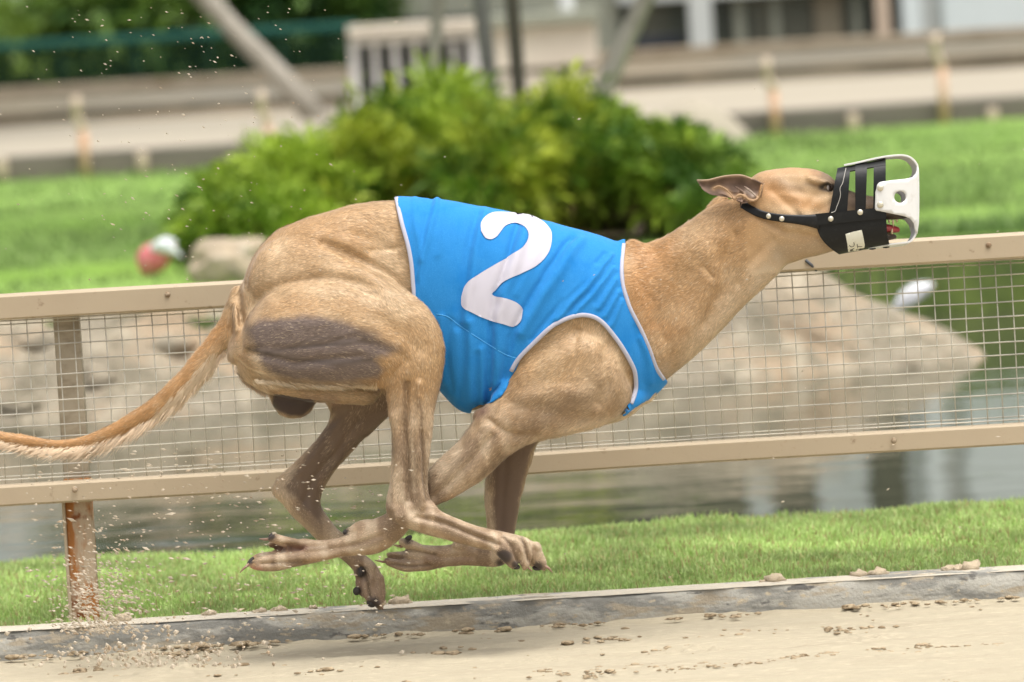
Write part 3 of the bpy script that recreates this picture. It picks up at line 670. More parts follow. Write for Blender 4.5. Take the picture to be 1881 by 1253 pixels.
# bare dark skin on the back of the near thigh
stroke_c([(470,600),(560,585),(690,615)],9,[.40,.28,.19],.5,Y=(-1,-.02))
poly_c([(453,606),(472,588),(510,580),(560,580),(610,586),(650,600),(690,618),(735,638),(716,650),(690,660),(708,674),(690,692),(640,700),(580,702),(530,699),(500,690),(478,670),(464,650),(458,628)],SKIN*1.6,.9,Y=(-1,-.02),soft=9)
stroke_c([(455,640),(480,648),(560,662),(620,668),(680,660)],5,SKIN*.5,.6,Y=(-1,-.02))
for k in range(6):
    x=560+k*22; stroke_c([(x-70,648-k*3),(x-20,636-k*1),(x+24,616+k*2)],3.0,SKIN*.62,.45,Y=(-1,-.02))
stroke_c([(490,704),(560,709),(620,713),(684,708)],5,CREAM,.85,Y=(-1,-.02)); stroke_c([(466,660),(480,690),(500,706)],9,CREAM,.7)
stroke_c([(440,670),(450,700),(480,720)],12,CREAM,.5)
stroke_c([(745,700),(742,770),(745,850),(750,915)],6,GREYB*.85,.65,Y=(-1,-.09)); stroke_c([(770,730),(774,800),(782,880),(790,915)],4,GREYB*.75,.6,Y=(-1,-.09)); stroke_c([(716,770),(720,850),(714,920)],5,CREAM,.5,Y=(-1,-.09)); stroke_c([(796,760),(786,830),(784,890)],4,CREAM,.5,Y=(-1,-.09)); stroke_c([(757,760),(760,900)],4,CREAM,.4,Y=(-1,-.09))  # dark streaks put the shade of the tendon hollows into the colour
stroke_c([(800,950),(860,975),(905,990)],5,GREYB*.9,.55,Y=(-1,-.09)); stroke_c([(770,965),(830,990),(890,1003)],5,[.45,.30,.17],.5,Y=(-1,-.09)); stroke_c([(930,985),(985,1000),(1000,1020)],8,CREAM,.6,Y=(-1,-.09))
stroke_c([(560,1008),(640,1005),(700,990)],5,GREYB*.9,.5,Y=(-.12,-.02)); stroke_c([(560,1030),(640,1022),(700,1010)],5,RED*.7,.4,Y=(-.12,-.02))
stroke_c([(890,790),(850,840),(800,905)],6,GREYB,.45,Y=(-.2,-.03)); stroke_c([(930,800),(880,860),(820,915)],8,[.40,.27,.15],.5,Y=(-.2,-.03)); stroke_c([(868,770),(830,820),(795,860)],6,CREAM,.5,Y=(-.2,-.03))
# far legs, inner faces with thin dark hair
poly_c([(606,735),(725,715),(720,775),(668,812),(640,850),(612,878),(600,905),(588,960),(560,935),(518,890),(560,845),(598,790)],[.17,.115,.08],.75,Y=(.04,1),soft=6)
stroke_c([(500,900),(540,950),(590,1000)],10,PALE,.7,Y=(.02,1)); stroke_c([(596,880),(600,930),(650,1010)],8,GREYB,.6,Y=(.02,1))
stroke_c([(610,735),(560,730)],10,[.30,.20,.14],.6)
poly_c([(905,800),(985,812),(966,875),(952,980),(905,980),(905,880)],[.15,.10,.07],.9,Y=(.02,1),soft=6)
stroke_c([(612,762),(560,830),(507,884)],4,PALE,.7,Y=(.04,1)); stroke_c([(714,776),(650,828),(602,884),(592,920)],4,PALE,.6,Y=(.04,1))
stroke_c([(893,860),(892,975)],6,CREAM,.6,Y=(.02,1)); stroke_c([(980,830),(960,900),(948,970)],5,PALE,.5,Y=(.02,1))
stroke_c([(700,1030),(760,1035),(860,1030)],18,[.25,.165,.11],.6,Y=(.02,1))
stroke_c([(660,1060),(690,1100)],26,[.27,.18,.13],.6,Y=(.05,1))
# tail
stroke_c([(403,600),(330,700),(240,770),(100,815),(-60,790)],24,[.46,.245,.095],.85); stroke_c([(430,640),(370,700),(270,795),(150,838),(40,835)],9,PALE,.7)
# scrotum and skin
poly_c([(496,714),(514,706),(556,706),(576,716),(578,742),(556,764),(528,763),(502,748)],[.060,.040,.032],.97,Y=(-.05,.05),soft=4)
# head
stroke_c([(1500,316),(1534,328),(1545,345)],13,GREYB*.55,.85); stroke_c([(1470,345),(1430,338),(1390,335)],13,GREYB,.6); stroke_c([(1400,345),(1440,365),(1500,378)],20,[.47,.245,.095],.75); stroke_c([(1400,318),(1450,312),(1500,318)],9,[.48,.28,.14],.6); stroke_c([(1500,392),(1460,398)],8,PALE,.5); stroke_c([(1480,338),(1505,342)],6,GREYB*.8,.7)
stroke_c([(1385,372),(1405,395),(1425,410)],18,RED*.8,.6)
stroke_c([(1508,344),(1520,338),(1536,346),(1524,352),(1510,346)],4.5,BLK,.95,Y=(-1,0))
stroke_c([(1555,370),(1610,370)],22,[.22,.16,.12],.8); stroke_c([(1625,398),(1668,396)],10,BLK*2,.95); stroke_c([(1664,378),(1668,400)],10,BLK,1)
stroke_c([(1628,436),(1646,434)],9,BLK*2,.95)
for g in ([(925,985),(940,1005),(952,1030)],[(958,990),(966,1010),(972,1030)]): stroke_c(g,3,GREYB*.5,.7,Y=(-1,-.1))  # crease shade between the toes painted along the carved grooves
for g in ([(664,1040),(676,1070),(680,1095)],[(730,1010),(760,1012),(800,1018)],[(720,1036),(750,1040),(790,1038)]): stroke_c(g,3,GREYB*.5,.7,Y=(.02,1))
# pads and toe skin, toe gaps darkened for crease shade
for x,y,r,ys in ((498,984,8,(-1,0)),(461,1033,8,(-1,0)),(926,1022,13,(-1,0)),(948,1038,8,(-1,0)),(985,1042,9,(-1,0)),(664,1051,12,(.02,1)),(655,1085,8,(.02,1)),(684,1108,12,(.02,1)),(752,992,11,(.02,1)),(634,977,7,(-1,0)),(918,1035,9,(.02,1))):
    stroke_c([(x,y),(x+1,y)],r,DK*.8,.97,Y=ys,soft=2)
stroke_c([(498,1008),(530,1007),(560,1006)],6,PINK*.35,.85,Y=(-.15,0)); stroke_c([(552,1033),(500,1036)],3,GREYB*.5,.6,Y=(-.15,0)); stroke_c([(478,1045),(462,1044)],6,PINK,.8,Y=(-.15,0)); stroke_c([(930,1000),(950,1012)],6,GREYB,.6,Y=(-1,-.1)); stroke_c([(964,1000),(972,1020)],4,GREYB,.6,Y=(-1,-.1))
stroke_c([(850,975),(880,985)],7,GREYB,.7,Y=(-1,-.1)); stroke_c([(650,1000),(690,995)],6,GREYB,.7,Y=(-.12,0))
stroke_c([(745,760),(750,860),(765,930)],8,GREYB*.9,.5,Y=(-1,-.09)); stroke_c([(775,800),(790,920)],6,GREYB,.5,Y=(-1,-.09))
COATV=C.copy()


# ---- racing jacket: cloth grown from the trunk surface
core=Body(); torso(core); fore_upper(core,-.08); core.blob(1120,745,-.03,70,34,.05,-20)
JV,JF=remesh(core,.0028); JV=smooth(JV,JF,30,.5)
HEM=[(725,363),(735,410),(746,449),(753,487),(757,537),(764,590),(778,650),(800,706),(812,718)]
NECK=[(1149,448),(1145,487),(1147,523),(1160,565),(1178,600),(1195,638),(1209,677),(1223,697)]
ARM=[(920,720),(942,684),(956,660),(988,628),(1016,602),(1044,588),(1069,582),(1085,584),(1097,589),(1110,600),(1121,614),(1134,631),(1146,650),(1156,668),(1163,684),(1165,712),(1161,728),(1156,740),(1142,758)]
OUTL=[(726,340),(1149,420)]+NECK+[(1226,700),(1208,714),(1190,733),(1160,752),(1142,764)]+ARM[2:][::-1]+[(948,680),(940,692),(930,716),(921,729),(905,739),(880,742),(868,748),(860,775),(840,775),(805,735)]+HEM[::-1]
JN=normals(JV,JF); JQ=toPx(JV)
farmask=JV[:,1]>.035
OUTF=[(726,340),(1149,420)]+NECK+[(1226,700),(1150,800),(860,790),(800,720)]+HEM[::-1]
ARMF=[(905,790)]+ARM+[(1130,790)]
ins=np.where(farmask,inpoly(JQ,OUTF)&~inpoly(JQ,ARMF),inpoly(JQ,OUTL))
fs=ins[JF].sum(1)>=3; JF2=JF[fs]
used=np.unique(JF2); mp=-np.ones(len(JV),int); mp[used]=np.arange(len(used)); JF2=mp[JF2]; JV2=JV[used]; JN2=JN[used]
E=np.concatenate([JF2[:,[0,1]],JF2[:,[1,2]],JF2[:,[2,3]],JF2[:,[3,0]]]); Es=np.sort(E,1); uq,ct=np.unique(Es,axis=0,return_counts=True)
bd=np.unique(uq[ct==1])
JV2=JV2+JN2*.0045
def snap(poly,Qp):
    poly=np.asarray(poly,float); best=np.full(len(Qp),1e9); out=Qp.copy()
    for a,b in zip(poly[:-1],poly[1:]):
        d=b-a; t=np.clip(((Qp-a)@d)/(d@d),0,1); p=a+t[:,None]*d; dd=np.linalg.norm(Qp-p,axis=1); k=dd<best; best[k]=dd[k]; out[k]=p[k]
    return out,best
q2=toPx(JV2[bd]); sn,ds=snap(OUTL+[OUTL[0]],q2)
for i,v in enumerate(bd):
    if ds[i]<6: JV2[v]=P(sn[i,0],sn[i,1],JV2[v,1])
inner=np.ones(len(JV2)); inner[bd]=0
JV2=smooth(JV2,JF2,14,.5,inner)
FOLDS=[([(803,372),(784,445),(770,530),(762,580)],5,2.6),([(792,372),(776,440),(764,520)],4,-1.6),([(760,370),(767,431),(774,480)],5,1.8),
 ([(875,395),(861,456),(847,537),(842,600)],7,-3.4),([(890,395),(876,456),(862,537),(856,590)],8,2.8),
 ([(953,410),(932,477),(911,537),(903,600),(897,735)],6,-5.0),([(970,412),(948,480),(928,540),(918,600),(912,700)],10,4.0),
 ([(851,600),(852,656),(846,735)],7,-2.6),([(864,590),(866,656),(866,735)],7,2.0),([(828,590),(822,650),(830,715)],6,-1.6),([(812,580),(808,640),(816,700)],6,1.6),
 ([(1048,440),(1016,480),(967,558),(939,621),(926,691)],6,-4.4),([(1064,446),(1032,490),(986,562),(958,612)],10,3.6),
 ([(1121,473),(1069,537),(1023,586)],4,2.6),([(1110,470),(1058,530),(1010,580),(975,625)],4,-2.4),([(1093,491),(1037,551),(998,614)],4,2.0),
 ([(1125,494),(1079,551),(1055,579)],3.5,2.2),([(1128,488),(1080,540),(1045,574)],3,-1.8),([(1132,515),(1097,565)],3.5,2.0),([(1133,504),(1090,556)],3,-1.6),([(1136,536),(1111,580)],3.5,2.0),([(1137,527),(1104,572)],3,-1.4),
 ([(1140,552),(1122,600)],3.5,2.0),([(1142,545),(1116,590)],3,-1.4),([(884,640),(888,700),(888,735)],5,2.0),([(876,650),(876,700),(880,740)],5,-1.6),([(790,580),(800,640),(806,690)],5,1.6),
 ([(820,380),(815,420),(806,470)],6,1.0),([(1010,420),(985,470),(950,540)],7,1.2),([(745,400),(760,500)],5,-1.0),([(1165,600),(1178,650),(1180,700)],6,-1.6),([(1178,620),(1192,670),(1196,700)],6,1.6)]
JN2=normals(JV2,JF2); jq=toPx(JV2); dsp=np.zeros(len(JV2)); sgn=np.ones(len(JV2))
for poly,wd,amp in FOLDS: dsp+=amp*(.0014 if amp<0 else .0019)*np.exp(-(polydist(jq+np.stack([vnoise(JV2,25,33,2),vnoise(JV2,25,34,2)],1)*5,poly)/wd)**2)
dsp-=np.exp(-(polydist(jq,[(802,577),(823,582),(847,600),(890,628),(928,651),(953,659)])/1.6)**2)*.0011
dsp+=vnoise(JV2*np.array([1,1,.35]),26,31,2)*.0018+.0034
JV2=JV2+JN2*(dsp*np.where(inner>0,1,.3))[:,None]
JV2=smooth(JV2,JF2,2,.4,inner)
jbv=BVHTree.FromPolygons(JV2.tolist(),JF2.tolist())
# hide hairs under the cloth, keep skin just beneath it
cov=np.zeros(len(V),bool)
cand=np.where(inpoly(Q,[(720,350),(1160,430),(1235,700),(1150,775),(860,775),(720,560)]))[0]
covin=np.where(V[:,1]>.035,inpoly(Q,OUTF)&~inpoly(Q,ARMF),inpoly(Q,OUTL))
for i in cand:
    h=jbv.find_nearest(Vector(V[i]),.022)
    if h[0] is not None and (Vector(V[i])-h[0]).dot(h[1])<.006 and covin[i]:
        cov[i]=True
        dlt=(Vector(V[i])-h[0]).dot(h[1])
        if dlt>-.005 and h[3]<.014: V[i]=V[i]-np.array(h[1])*(dlt+.005)

# ---- fur: short hairs lying along the limbs, longer under the tail and thigh
AX=np.array(body.axis)
def flow_at(p):
    out=np.empty((len(p),3))
    for i in range(0,len(p),4000):
        q=p[i:i+4000]; d=((q[:,None,:]-AX[None,:,:3])**2).sum(2); out[i:i+4000]=AX[d.argmin(1),3:]
    return out
def make_fur(V,F,N,C,count):
    a=V[F[:,0]];b=V[F[:,1]];c=V[F[:,2]];d=V[F[:,3]]
    area=np.linalg.norm(np.cross(c-a,d-b),axis=1)*.5
    fn=N[F].mean(1); wgt=area*np.clip(.45-fn[:,1],.12,1)*(cov[F].sum(1)<4)       # fewer hairs on the side away from the track
    fi=rng.choice(len(F),count,p=wgt/wgt.sum())
    u=rng.random((count,1)); v=rng.random((count,1))
    wts=[(1-u)*(1-v),u*(1-v),u*v,(1-u)*v]
    q=sum(wt*V[F[fi,k]] for k,wt in enumerate(wts)); n=sum(wt*N[F[fi,k]] for k,wt in enumerate(wts)); cc=sum(wt*C[F[fi,k]] for k,wt in enumerate(wts))
    n/=np.linalg.norm(n,axis=1)[:,None]
    px=toPx(q); fl=flow_at(q)+np.stack([vnoise(q,22,21,2),vnoise(q,22,22,2),vnoise(q,22,23,2)],1)*.9
    fl-=n*(fl*n).sum(1)[:,None]; fl/=np.linalg.norm(fl,axis=1)[:,None]+1e-9
    L=.0075+.004*rng.random(count)
    def near(poly,wd): return np.exp(-(polydist(px,poly)/wd)**2)
    L*=1-.45*np.clip((px[:,1]-850)/100,0,1)                       # legs
    dark=cc.sum(1)<.46; L[dark]*=.36
    fringe=near([(400,660),(350,716),(270,795),(170,840),(40,836)],13); L+=fringe*.044*rng.random(count)**1.5*(n[:,2]<.3)
    th=near([(480,700),(560,708),(640,712),(690,704)],8)*(q[:,1]<-.02); L+=th*.012*rng.random(count)
    seat=near([(440,680),(470,700),(480,720)],12); L+=seat*.010*rng.random(count)
    L*=1-.55*(px[:,0]>1375)*(px[:,1]<500)
    lift=.10+.16*rng.random((count,1))
    down=np.zeros((count,3)); down[:,2]=-1; down[:,0]=-.3
    dirv=fl+n*lift+rng.normal(0,.10,(count,3))+down*(fringe*1.2*(n[:,2]<.3)+th*.5)[:,None]
    dirv/=np.linalg.norm(dirv,axis=1)[:,None]
    side=np.cross(dirv,n); side/=np.linalg.norm(side,axis=1)[:,None]+1e-9
    wd=(.00042+.0003*rng.random((count,1)))
    q0=q-n*.0006
    A=q0-side*wd;Bq=q0+side*wd; M=q0+dirv*L[:,None]*.55; A2=M-side*wd*.75;B2=M+side*wd*.75; T=q0+dirv*L[:,None]-n*(L[:,None]*.06)
    HV=np.stack([A,Bq,B2,A2,T],1).reshape(-1,3)
    base=np.arange(count)[:,None]*5
    H4=np.concatenate([base+np.array([[0,1,2,3]])]); H3=base+np.array([[3,2,4]])
    HC=cc*np.exp(rng.normal(0,.16,(count,1)))
    frg=(L>.018)[:,None]; HC=np.where(frg,CREAM*.95,HC)
    HC=np.where((rng.random((count,1))<.06)&(~dark[:,None]),HC*.5+CREAM*.5,HC)
    HC=np.repeat(HC[:,None,:],5,1); HC[:,4]=HC[:,4]*1.12; HC=HC.reshape(-1,3)
    HN=np.repeat(n[:,None,:],5,1).reshape(-1,3)
    return HV,H4,H3,HC,HN
FUR_N=int(330000)
HV,H4,H3,HC,HN=make_fur(V,F,N,C,FUR_N)
def fringe_hairs(path,Yr,n,l0,l1,dirp,colr,seed,spread=5):
    r=np.random.default_rng(seed); A=np.array(resamp_(path,4)); i=r.integers(0,len(A)-1,n); t=r.random(n)[:,None]; q=A[i]*(1-t)+A[i+1]*t; q+=r.normal(0,1,(n,2))*[4,spread*.5]
    tg=A[i+1]-A[i]; tg/=np.linalg.norm(tg,axis=1)[:,None]
    V_=[];C_=[];N_=[]
    for k in range(n):
        Yk=r.uniform(*Yr); p=P(q[k,0],q[k,1],Yk); L=r.uniform(l0,l1)*1000*(.35+.65*math.sin(math.pi*min(max(i[k]/len(A),.12),.88))); d=tg[k]*dirp[0]+np.array([0,1])*dirp[1]+r.normal(0,.16,2); d/=np.linalg.norm(d)
        m_=P(q[k,0]+d[0]*L*.5,q[k,1]+d[1]*L*.5,Yk+r.normal(0,.002)); e_=P(q[k,0]+(d[0]*.9+tg[k,0]*.2)*L,q[k,1]+(d[1]*.9+tg[k,1]*.2)*L,Yk+r.normal(0,.004))
        sd=np.array([d[1],0,d[0]])*.00042; sd=sd*(-1 if np.cross(sd,m_-p)[1]>0 else 1); V_+= [p-sd,p+sd,m_+sd*.7,m_-sd*.7,e_]; c=np.array(colr)*math.exp(r.normal(0,.15)); C_+=[c]*5; N_+=[np.array([0,-.80,.6])]*5
    b_=np.arange(n)[:,None]*5
    return np.array(V_),b_+np.array([[0,1,2,3]]),b_+np.array([[3,2,4]]),np.array(C_),np.array(N_)
def resamp_(pl,step):
    pl=catmull(np.array(pl,float),6); o=[pl[0]]
    for p in pl[1:]:
        if np.linalg.norm(p-o[-1])>=step: o.append(p)
    return o
for path,Yr,n,l0,l1,dp,cc_,sd_ in (([(412,640),(392,664),(356,706),(318,742),(262,778),(190,812),(126,824),(60,822),(0,812)],(-.012,.010),3800,.014,.048,(.8,.62),(.66,.50,.33),1),
                     ([(470,700),(520,704),(580,708),(640,706),(696,700)],(-.12,-.06),1300,.008,.022,(.8,.35),(.66,.52,.34),2),
                     ([(438,676),(452,700),(486,722)],(-.05,.0),500,.006,.016,(.6,.4),(.60,.47,.32),3)):
    a1,a2,a3,a4,a5=fringe_hairs(path,Yr,n,l0,l1,dp,cc_,sd_); o_=len(HV); HV=np.concatenate([HV,a1]); H4=np.concatenate([H4,a2+o_]); H3=np.concatenate([H3,a3+o_]); HC=np.concatenate([HC,a4]); HN=np.concatenate([HN,a5])
# claws as small horns
def horn(pts,r):
    m=MB().tube([Vector(P(x,y,Y)) for x,y,Y in pts],r,8); return np.array(m.v),m.f
dog=empty('greyhound',(0,0,0),'fawn racing greyhound in full gallop wearing a blue number 2 jacket and a muzzle','dog')
m_fur=mat('coat',attr='tint',rough=.52,spec=.28,sheen=.15)
nb=len(V); off=nb
allV=np.concatenate([V,HV]); allC=np.concatenate([C*.86,HC]); allN=np.concatenate([N,HN])
loops=np.concatenate([F.ravel(),(H4+nb).ravel(),(H3+nb).ravel()]).astype(np.int32)
sizes=np.concatenate([np.full(len(F),4),np.full(len(H4),4),np.full(len(H3),3)]); starts=np.concatenate([[0],np.cumsum(sizes)[:-1]]).astype(np.int32)
me=bpy.data.meshes.new('body'); me.vertices.add(len(allV)); me.vertices.foreach_set('co',allV.astype(np.float32).ravel())
me.loops.add(len(loops)); me.loops.foreach_set('vertex_index',loops); me.polygons.add(len(sizes)); me.polygons.foreach_set('loop_start',starts)
me.update(calc_edges=True)
me.polygons.foreach_set('use_smooth',np.ones(len(sizes),bool))
me.normals_split_custom_set_from_vertices(allN.astype(np.float32).tolist())
ob_body=bpy.data.objects.new('body',me); col.objects.link(ob_body); me.materials.append(m_fur); bpy_parent(ob_body,dog); pcol(ob_body,allC)
m_claw=mat('claw',(.30,.19,.14),.5,.3)
for pts,r in (([(458,1036,-.075),(448,1044,-.076),(440,1053,-.076)],[.0030,.0022,.0007]), ([(498,990,-.06),(486,991,-.06),(476,990,-.06)],[.0030,.0022,.0007]),
              ([(998,1038,-.125),(1008,1044,-.125),(1015,1052,-.125)],[.0034,.0024,.0007]), ([(966,1036,-.146),(972,1044,-.147),(978,1050,-.147)],[.0030,.0022,.0007]),
              ([(716,1032,.064),(702,1032,.063),(688,1029,.063)],[.0030,.0022,.0007]), ([(740,1004,.066),(730,1003,.066),(720,1000,.066)],[.0030,.0022,.0007]),
              ([(696,1108,.09),(701,1114,.089),(704,1121,.088)],[.0034,.0024,.0007])):
    v,f=horn(pts,r); newmesh('claw',v,f,m_claw,dog)
m_pad=mat('paw pad',(.055,.048,.045),.75,.25,noise=[(60,(.09,.075,.065),.5,.7)],bump=[(220,.4,.001)])
for x,y,Y,rx,ry,rd,an in ((499,984,-.066,8,5,.008,-40),(460,1032,-.066,13,5,.010,-55),(925,1022,-.134,13,9,.014,35),(948,1041,-.146,9,6,.009,10),(986,1044,-.118,10,5,.009,12),
                     (663,1051,.090,8,12,.012,0),(655,1086,.086,8,9,.009,0),(682,1108,.086,11,9,.011,35),(750,989,.064,9,6,.009,-30),(636,977,-.063,8,6,.008,-30)):
    pb=Body(); pb.blob(x,y,Y+.002,rx*.85,ry*.85,rd*.9,an); pv_=np.concatenate(pb.v); pv_=pv_+(vnoise(pv_,120,9,2)*.0012)[:,None]; newmesh('paw_pad',pv_,pb.f,m_pad,dog)
# eye
bm=bmesh.new(); bmesh.ops.create_uvsphere(bm,u_segments=20,v_segments=14,radius=.0100)
eyeY=None
bv=BVHTree.FromPolygons(V.tolist(),F.tolist())
def hit(px,py,tree,offs=0.0):
    d=Vector(ray(px,py)).normalized(); h=tree.ray_cast(CAM,d)
    if h[0] is None: return None
    return h[0]-d*offs
he=hit(1521,344,bv)
for v in bm.verts: v.co=v.co+he+Vector((-.0005,.0062,0))
ev=np.array([v.co[:] for v in bm.verts]); ef=[[v.index for v in f.verts] for f in bm.faces]; bm.free()
m_eye=mat('eyeball',attr='tint',rough=.12,spec=.6)
eye=newmesh('eye',ev,ef,m_eye,dog); eq=toPx(ev); ec=np.tile([.035,.02,.014],(len(ev),1)).astype(float); ec[(eq[:,0]<1522.5)]=[.50,.44,.42]; pcol(eye,ec)
# ---- jacket objects
m_jk=mat('jacket cloth',(.022,.205,.52),.8,.12,sheen=.15,noise=[(900,(.045,.27,.62),.45,.75),(14,(.012,.18,.50),.5,.8),(7,(.05,.25,.54),.62,.8),(150,(.16,.27,.42),.72,.78)],bump=[(1400,.3,.0008),(45,.35,.004,(1,1,.3))])
m_wht=mat('printed white',(.52,.50,.56),.7,.2,bump=[(1400,.08,.0005)])
m_trim=mat('trim tape',(.42,.42,.49),.7,.2,bump=[(1600,.15,.0006)])
jacket=newmesh('jacket',JV2,JF2,m_jk,dog); jacket['label']='sky blue racing jacket with a white number 2'
sm=jacket.modifiers.new('cloth thickness','SOLIDIFY'); sm.thickness=.0012; sm.offset=-1
def c4(L): return [(700+x/2.848,340+y/2.848) for x,y in L]
TWO=c4([(522,240),(524,200),(545,165),(580,146),(640,143),(720,150),(790,163),(850,195),(885,235),(893,280),(882,340),(850,390),(800,430),(740,460),(690,480),(640,510),(610,540),(578,568),(600,583),(640,590),(700,610),(732,635),(742,665),(735,710),(710,735),(680,740),(640,728),(560,705),(480,670),(435,645),(420,615),(425,570),(440,530),(475,490),(530,455),(590,420),(650,385),(700,355),(740,325),(765,285),(768,250),(752,220),(720,203),(690,200),(650,215),(625,245),(605,270),(575,285),(543,275)])
from mathutils.geometry import delaunay_2d_cdt
def fill(poly, step, holes=()):
    def dense(pl):
        o=catmull(np.array(list(pl)+[pl[0]]),1)[:-1]; r=[]
        for i in range(len(o)):
            a=o[i];b=o[(i+1)%len(o)]; n=max(1,int(np.linalg.norm(b-a)/step))
            r+= [a+(b-a)*j/n for j in range(n)]
        return r
    pts=dense(poly); edges=[(i,(i+1)%len(pts)) for i in range(len(pts))]
    allp=list(pts)
    for h in holes:
        hp=dense(h); b=len(allp); edges+=[(b+i,b+(i+1)%len(hp)) for i in range(len(hp))]; allp+=hp
    arr=np.array(pts); x0,y0=arr.min(0);x1,y1=arr.max(0)
    g=np.array([(x,y) for x in np.arange(x0,x1,step) for y in np.arange(y0,y1,step)])
    k=inpoly(g,poly)&(polydist(g,list(pts)+[pts[0]])>step*.5)
    for h in holes: k&=~inpoly(g,h)&(polydist(g,list(h)+[h[0]])>step*.5)
    allp+=list(g[k])
    r=delaunay_2d_cdt([Vector((float(p[0]),float(p[1]))) for p in allp],edges,[],0,1e-4)
    vs=[(v.x,v.y) for v in r[0]]; fs=[]
    for f in r[2]:
        c=np.mean([vs[i] for i in f],axis=0)[None]
        if inpoly(c,poly)[0] and not any(inpoly(c,h)[0] for h in holes): fs.append(f)
    us=sorted({i for f in fs for i in f}); m={u:i for i,u in enumerate(us)}
    return [vs[u] for u in us],[[m[i] for i in f] for f in fs]
def roundpoly(pl,k=4): return [tuple(p) for p in catmull(np.array(list(pl)+[pl[0]]),k)[:-1]]
v2,f2=fill(roundpoly(TWO,3),4.0)
vv=[]; last=None
for p in v2:
    d_=Vector(ray(p[0],p[1])).normalized(); h=jbv.ray_cast(CAM,d_)
    if h[0] is not None: nn_=h[1] if h[1].dot(d_)<0 else -h[1]; last=h[0]+nn_*.0016
    vv.append(last)
num=newmesh('number',np.array([v[:] for v in vv]),f2,m_wht,jacket)
def resamp(pl,step):
    pl=catmull(np.array(pl,float),6); o=[pl[0]]; 
    for p in pl[1:]:
        if np.linalg.norm(p-o[-1])>=step: o.append(p)
    o.append(pl[-1]); return o
def hitback(px,py,tree,offs=0):
    d=Vector(ray(px,py)).normalized(); h=tree.ray_cast(CAM+d*14,-d)
    return None if h[0] is None else h[0]+d*offs
def pipe(name,pl,r,tree,m,parent,back=True,flat=.55,inset=(0,0)):
    for fn,sgn in ((hit,1),(hitback,-1)):
        if sgn<0 and not back: continue
        pts=[]
        for x,y in resamp([(x+inset[0],y+inset[1]) for x,y in pl],3.5):
            h=fn(x,y,tree,.0008)
            if h is not None and (not pts or (h-pts[-1]).length<.03): pts.append(h)
        if len(pts)>3:
            q=np.array([p[:] for p in pts])
            for _ in range(3): q[1:-1]=(q[:-2]+q[1:-1]*2+q[2:])/4
            MB().tube([Vector(p) for p in q],r,10,flat=flat,flatdir=(0,-1,0)).build(name,m,parent)
pipe('trim',HEM[:6],.0040,jbv,m_trim,jacket,inset=(3,0))
pipe('trim',NECK,.0036,jbv,m_trim,jacket,inset=(-3,0))
def offpoly(pl,o):
    pl=np.array(pl,float); t=np.gradient(pl,axis=0); t/=np.linalg.norm(t,axis=1)[:,None]; return [tuple(p) for p in pl+np.stack([t[:,1],-t[:,0]],1)*o]
pipe('trim',offpoly(ARM[1:-1],3.5),.0042,jbv,m_trim,jacket,back=False)
# thin stitched seam
pts=[hit(x,y,jbv,.0004) for x,y in resamp([(802,577),(823,582),(847,600),(890,628),(928,651),(953,659)],3)]
MB().tube([p for p in pts if p],.0006,5).build('seam',mat('seam thread',(.10,.42,.78),.7),jacket)

# ---- near ear
EB=Body()
secs=[((1398,336),(1392,366)),((1380,327),(1366,374)),((1361,321.5),(1346,366)),((1336,323),(1324,361)),((1318,326),(1308,359)),((1302,330),(1296,353)),((1290,332),(1288,346)),((1281,329),(1280,335))]
def earsheet(secs,y0,yc,th,n=9,k=5):
    A=catmull([[*a,*b] for a,b in secs],k); V=[];m=len(A)
    for i,q in enumerate(A):
        s=i/(m-1)
        for side in (0,1):
            for j in range(n):
                t=j/(n-1); x=q[0]+(q[2]-q[0])*t; y=q[1]+(q[3]-q[1])*t
                Y=y0+yc*math.sin(math.pi*t)*(1-.6*s)-.010*t*(1-s)+ .020*s - (th*(1-.5*s) if side==0 else 0)
                V.append(P(x,y,Y))
    F=[]
    for i in range(m-1):
        for side in (0,1):
            b=i*2*n+side*n; c=b+2*n
            for j in range(n-1): F.append((b+j,b+j+1,c+j+1,c+j))
        b=i*2*n;c=b+2*n
        F.append((b,b+n,c+n,c)); F.append((b+n-1,c+n-1,c+2*n-1,b+2*n-1))
    for b in (0,(m-1)*2*n):
        for j in range(n-1): F.append((b+j,b+j+1,b+n+j+1,b+n+j))
    return V,F
EB.addVF(*earsheet(secs,-.050,.016,.0030))
EB.addVF(*earsheet([((1372,352),(1364,372)),((1350,352),(1346,366)),((1334,346),(1330,358)),((1322,342),(1316,356)),((1312,343),(1308,357))],-.055,.006,.0028,7))
def rid(pts,r):
    sec=[]
    for x,y,Y in pts: sec.append((x,y-r,x,y+r,Y,r*.0010))
    EB.limb(sec,k=4,n=12,flow=0)
rid([(1311,346,-.056),(1321,342,-.057),(1334,348,-.058),(1343,358,-.060),(1349,366,-.060)],2.2)
rid([(1349,366,-.060),(1357,358,-.061),(1366,360,-.060),(1376,367,-.058),(1389,368,-.056),(1396,356,-.054),(1400,344,-.052)],3.0)
rid([(1366,360,-.060),(1364,370,-.059),(1360,380,-.056)],2.2)
rid([(1368,344,-.054),(1380,352,-.056),(1390,362,-.055)],3.0)
rid([(1352,344,-.052),(1364,352,-.055),(1372,362,-.058)],2.4)
rid([(1281,331,-.034),(1300,331,-.044),(1330,324,-.051),(1361,322,-.053),(1384,330,-.050),(1402,338,-.046)],2.0)
rid([(1403,330,-.046),(1402,345,-.048),(1398,360,-.046)],4.5)
EV,EF=remesh(EB,.0012); EV=smooth(EV,EF,5,.5)
eq=toPx(EV); EC=np.tile([.17,.115,.085],(len(EV),1)); nn=vnoise(EV,60,51,3)[:,None]
EC=EC*(1+nn*.9)
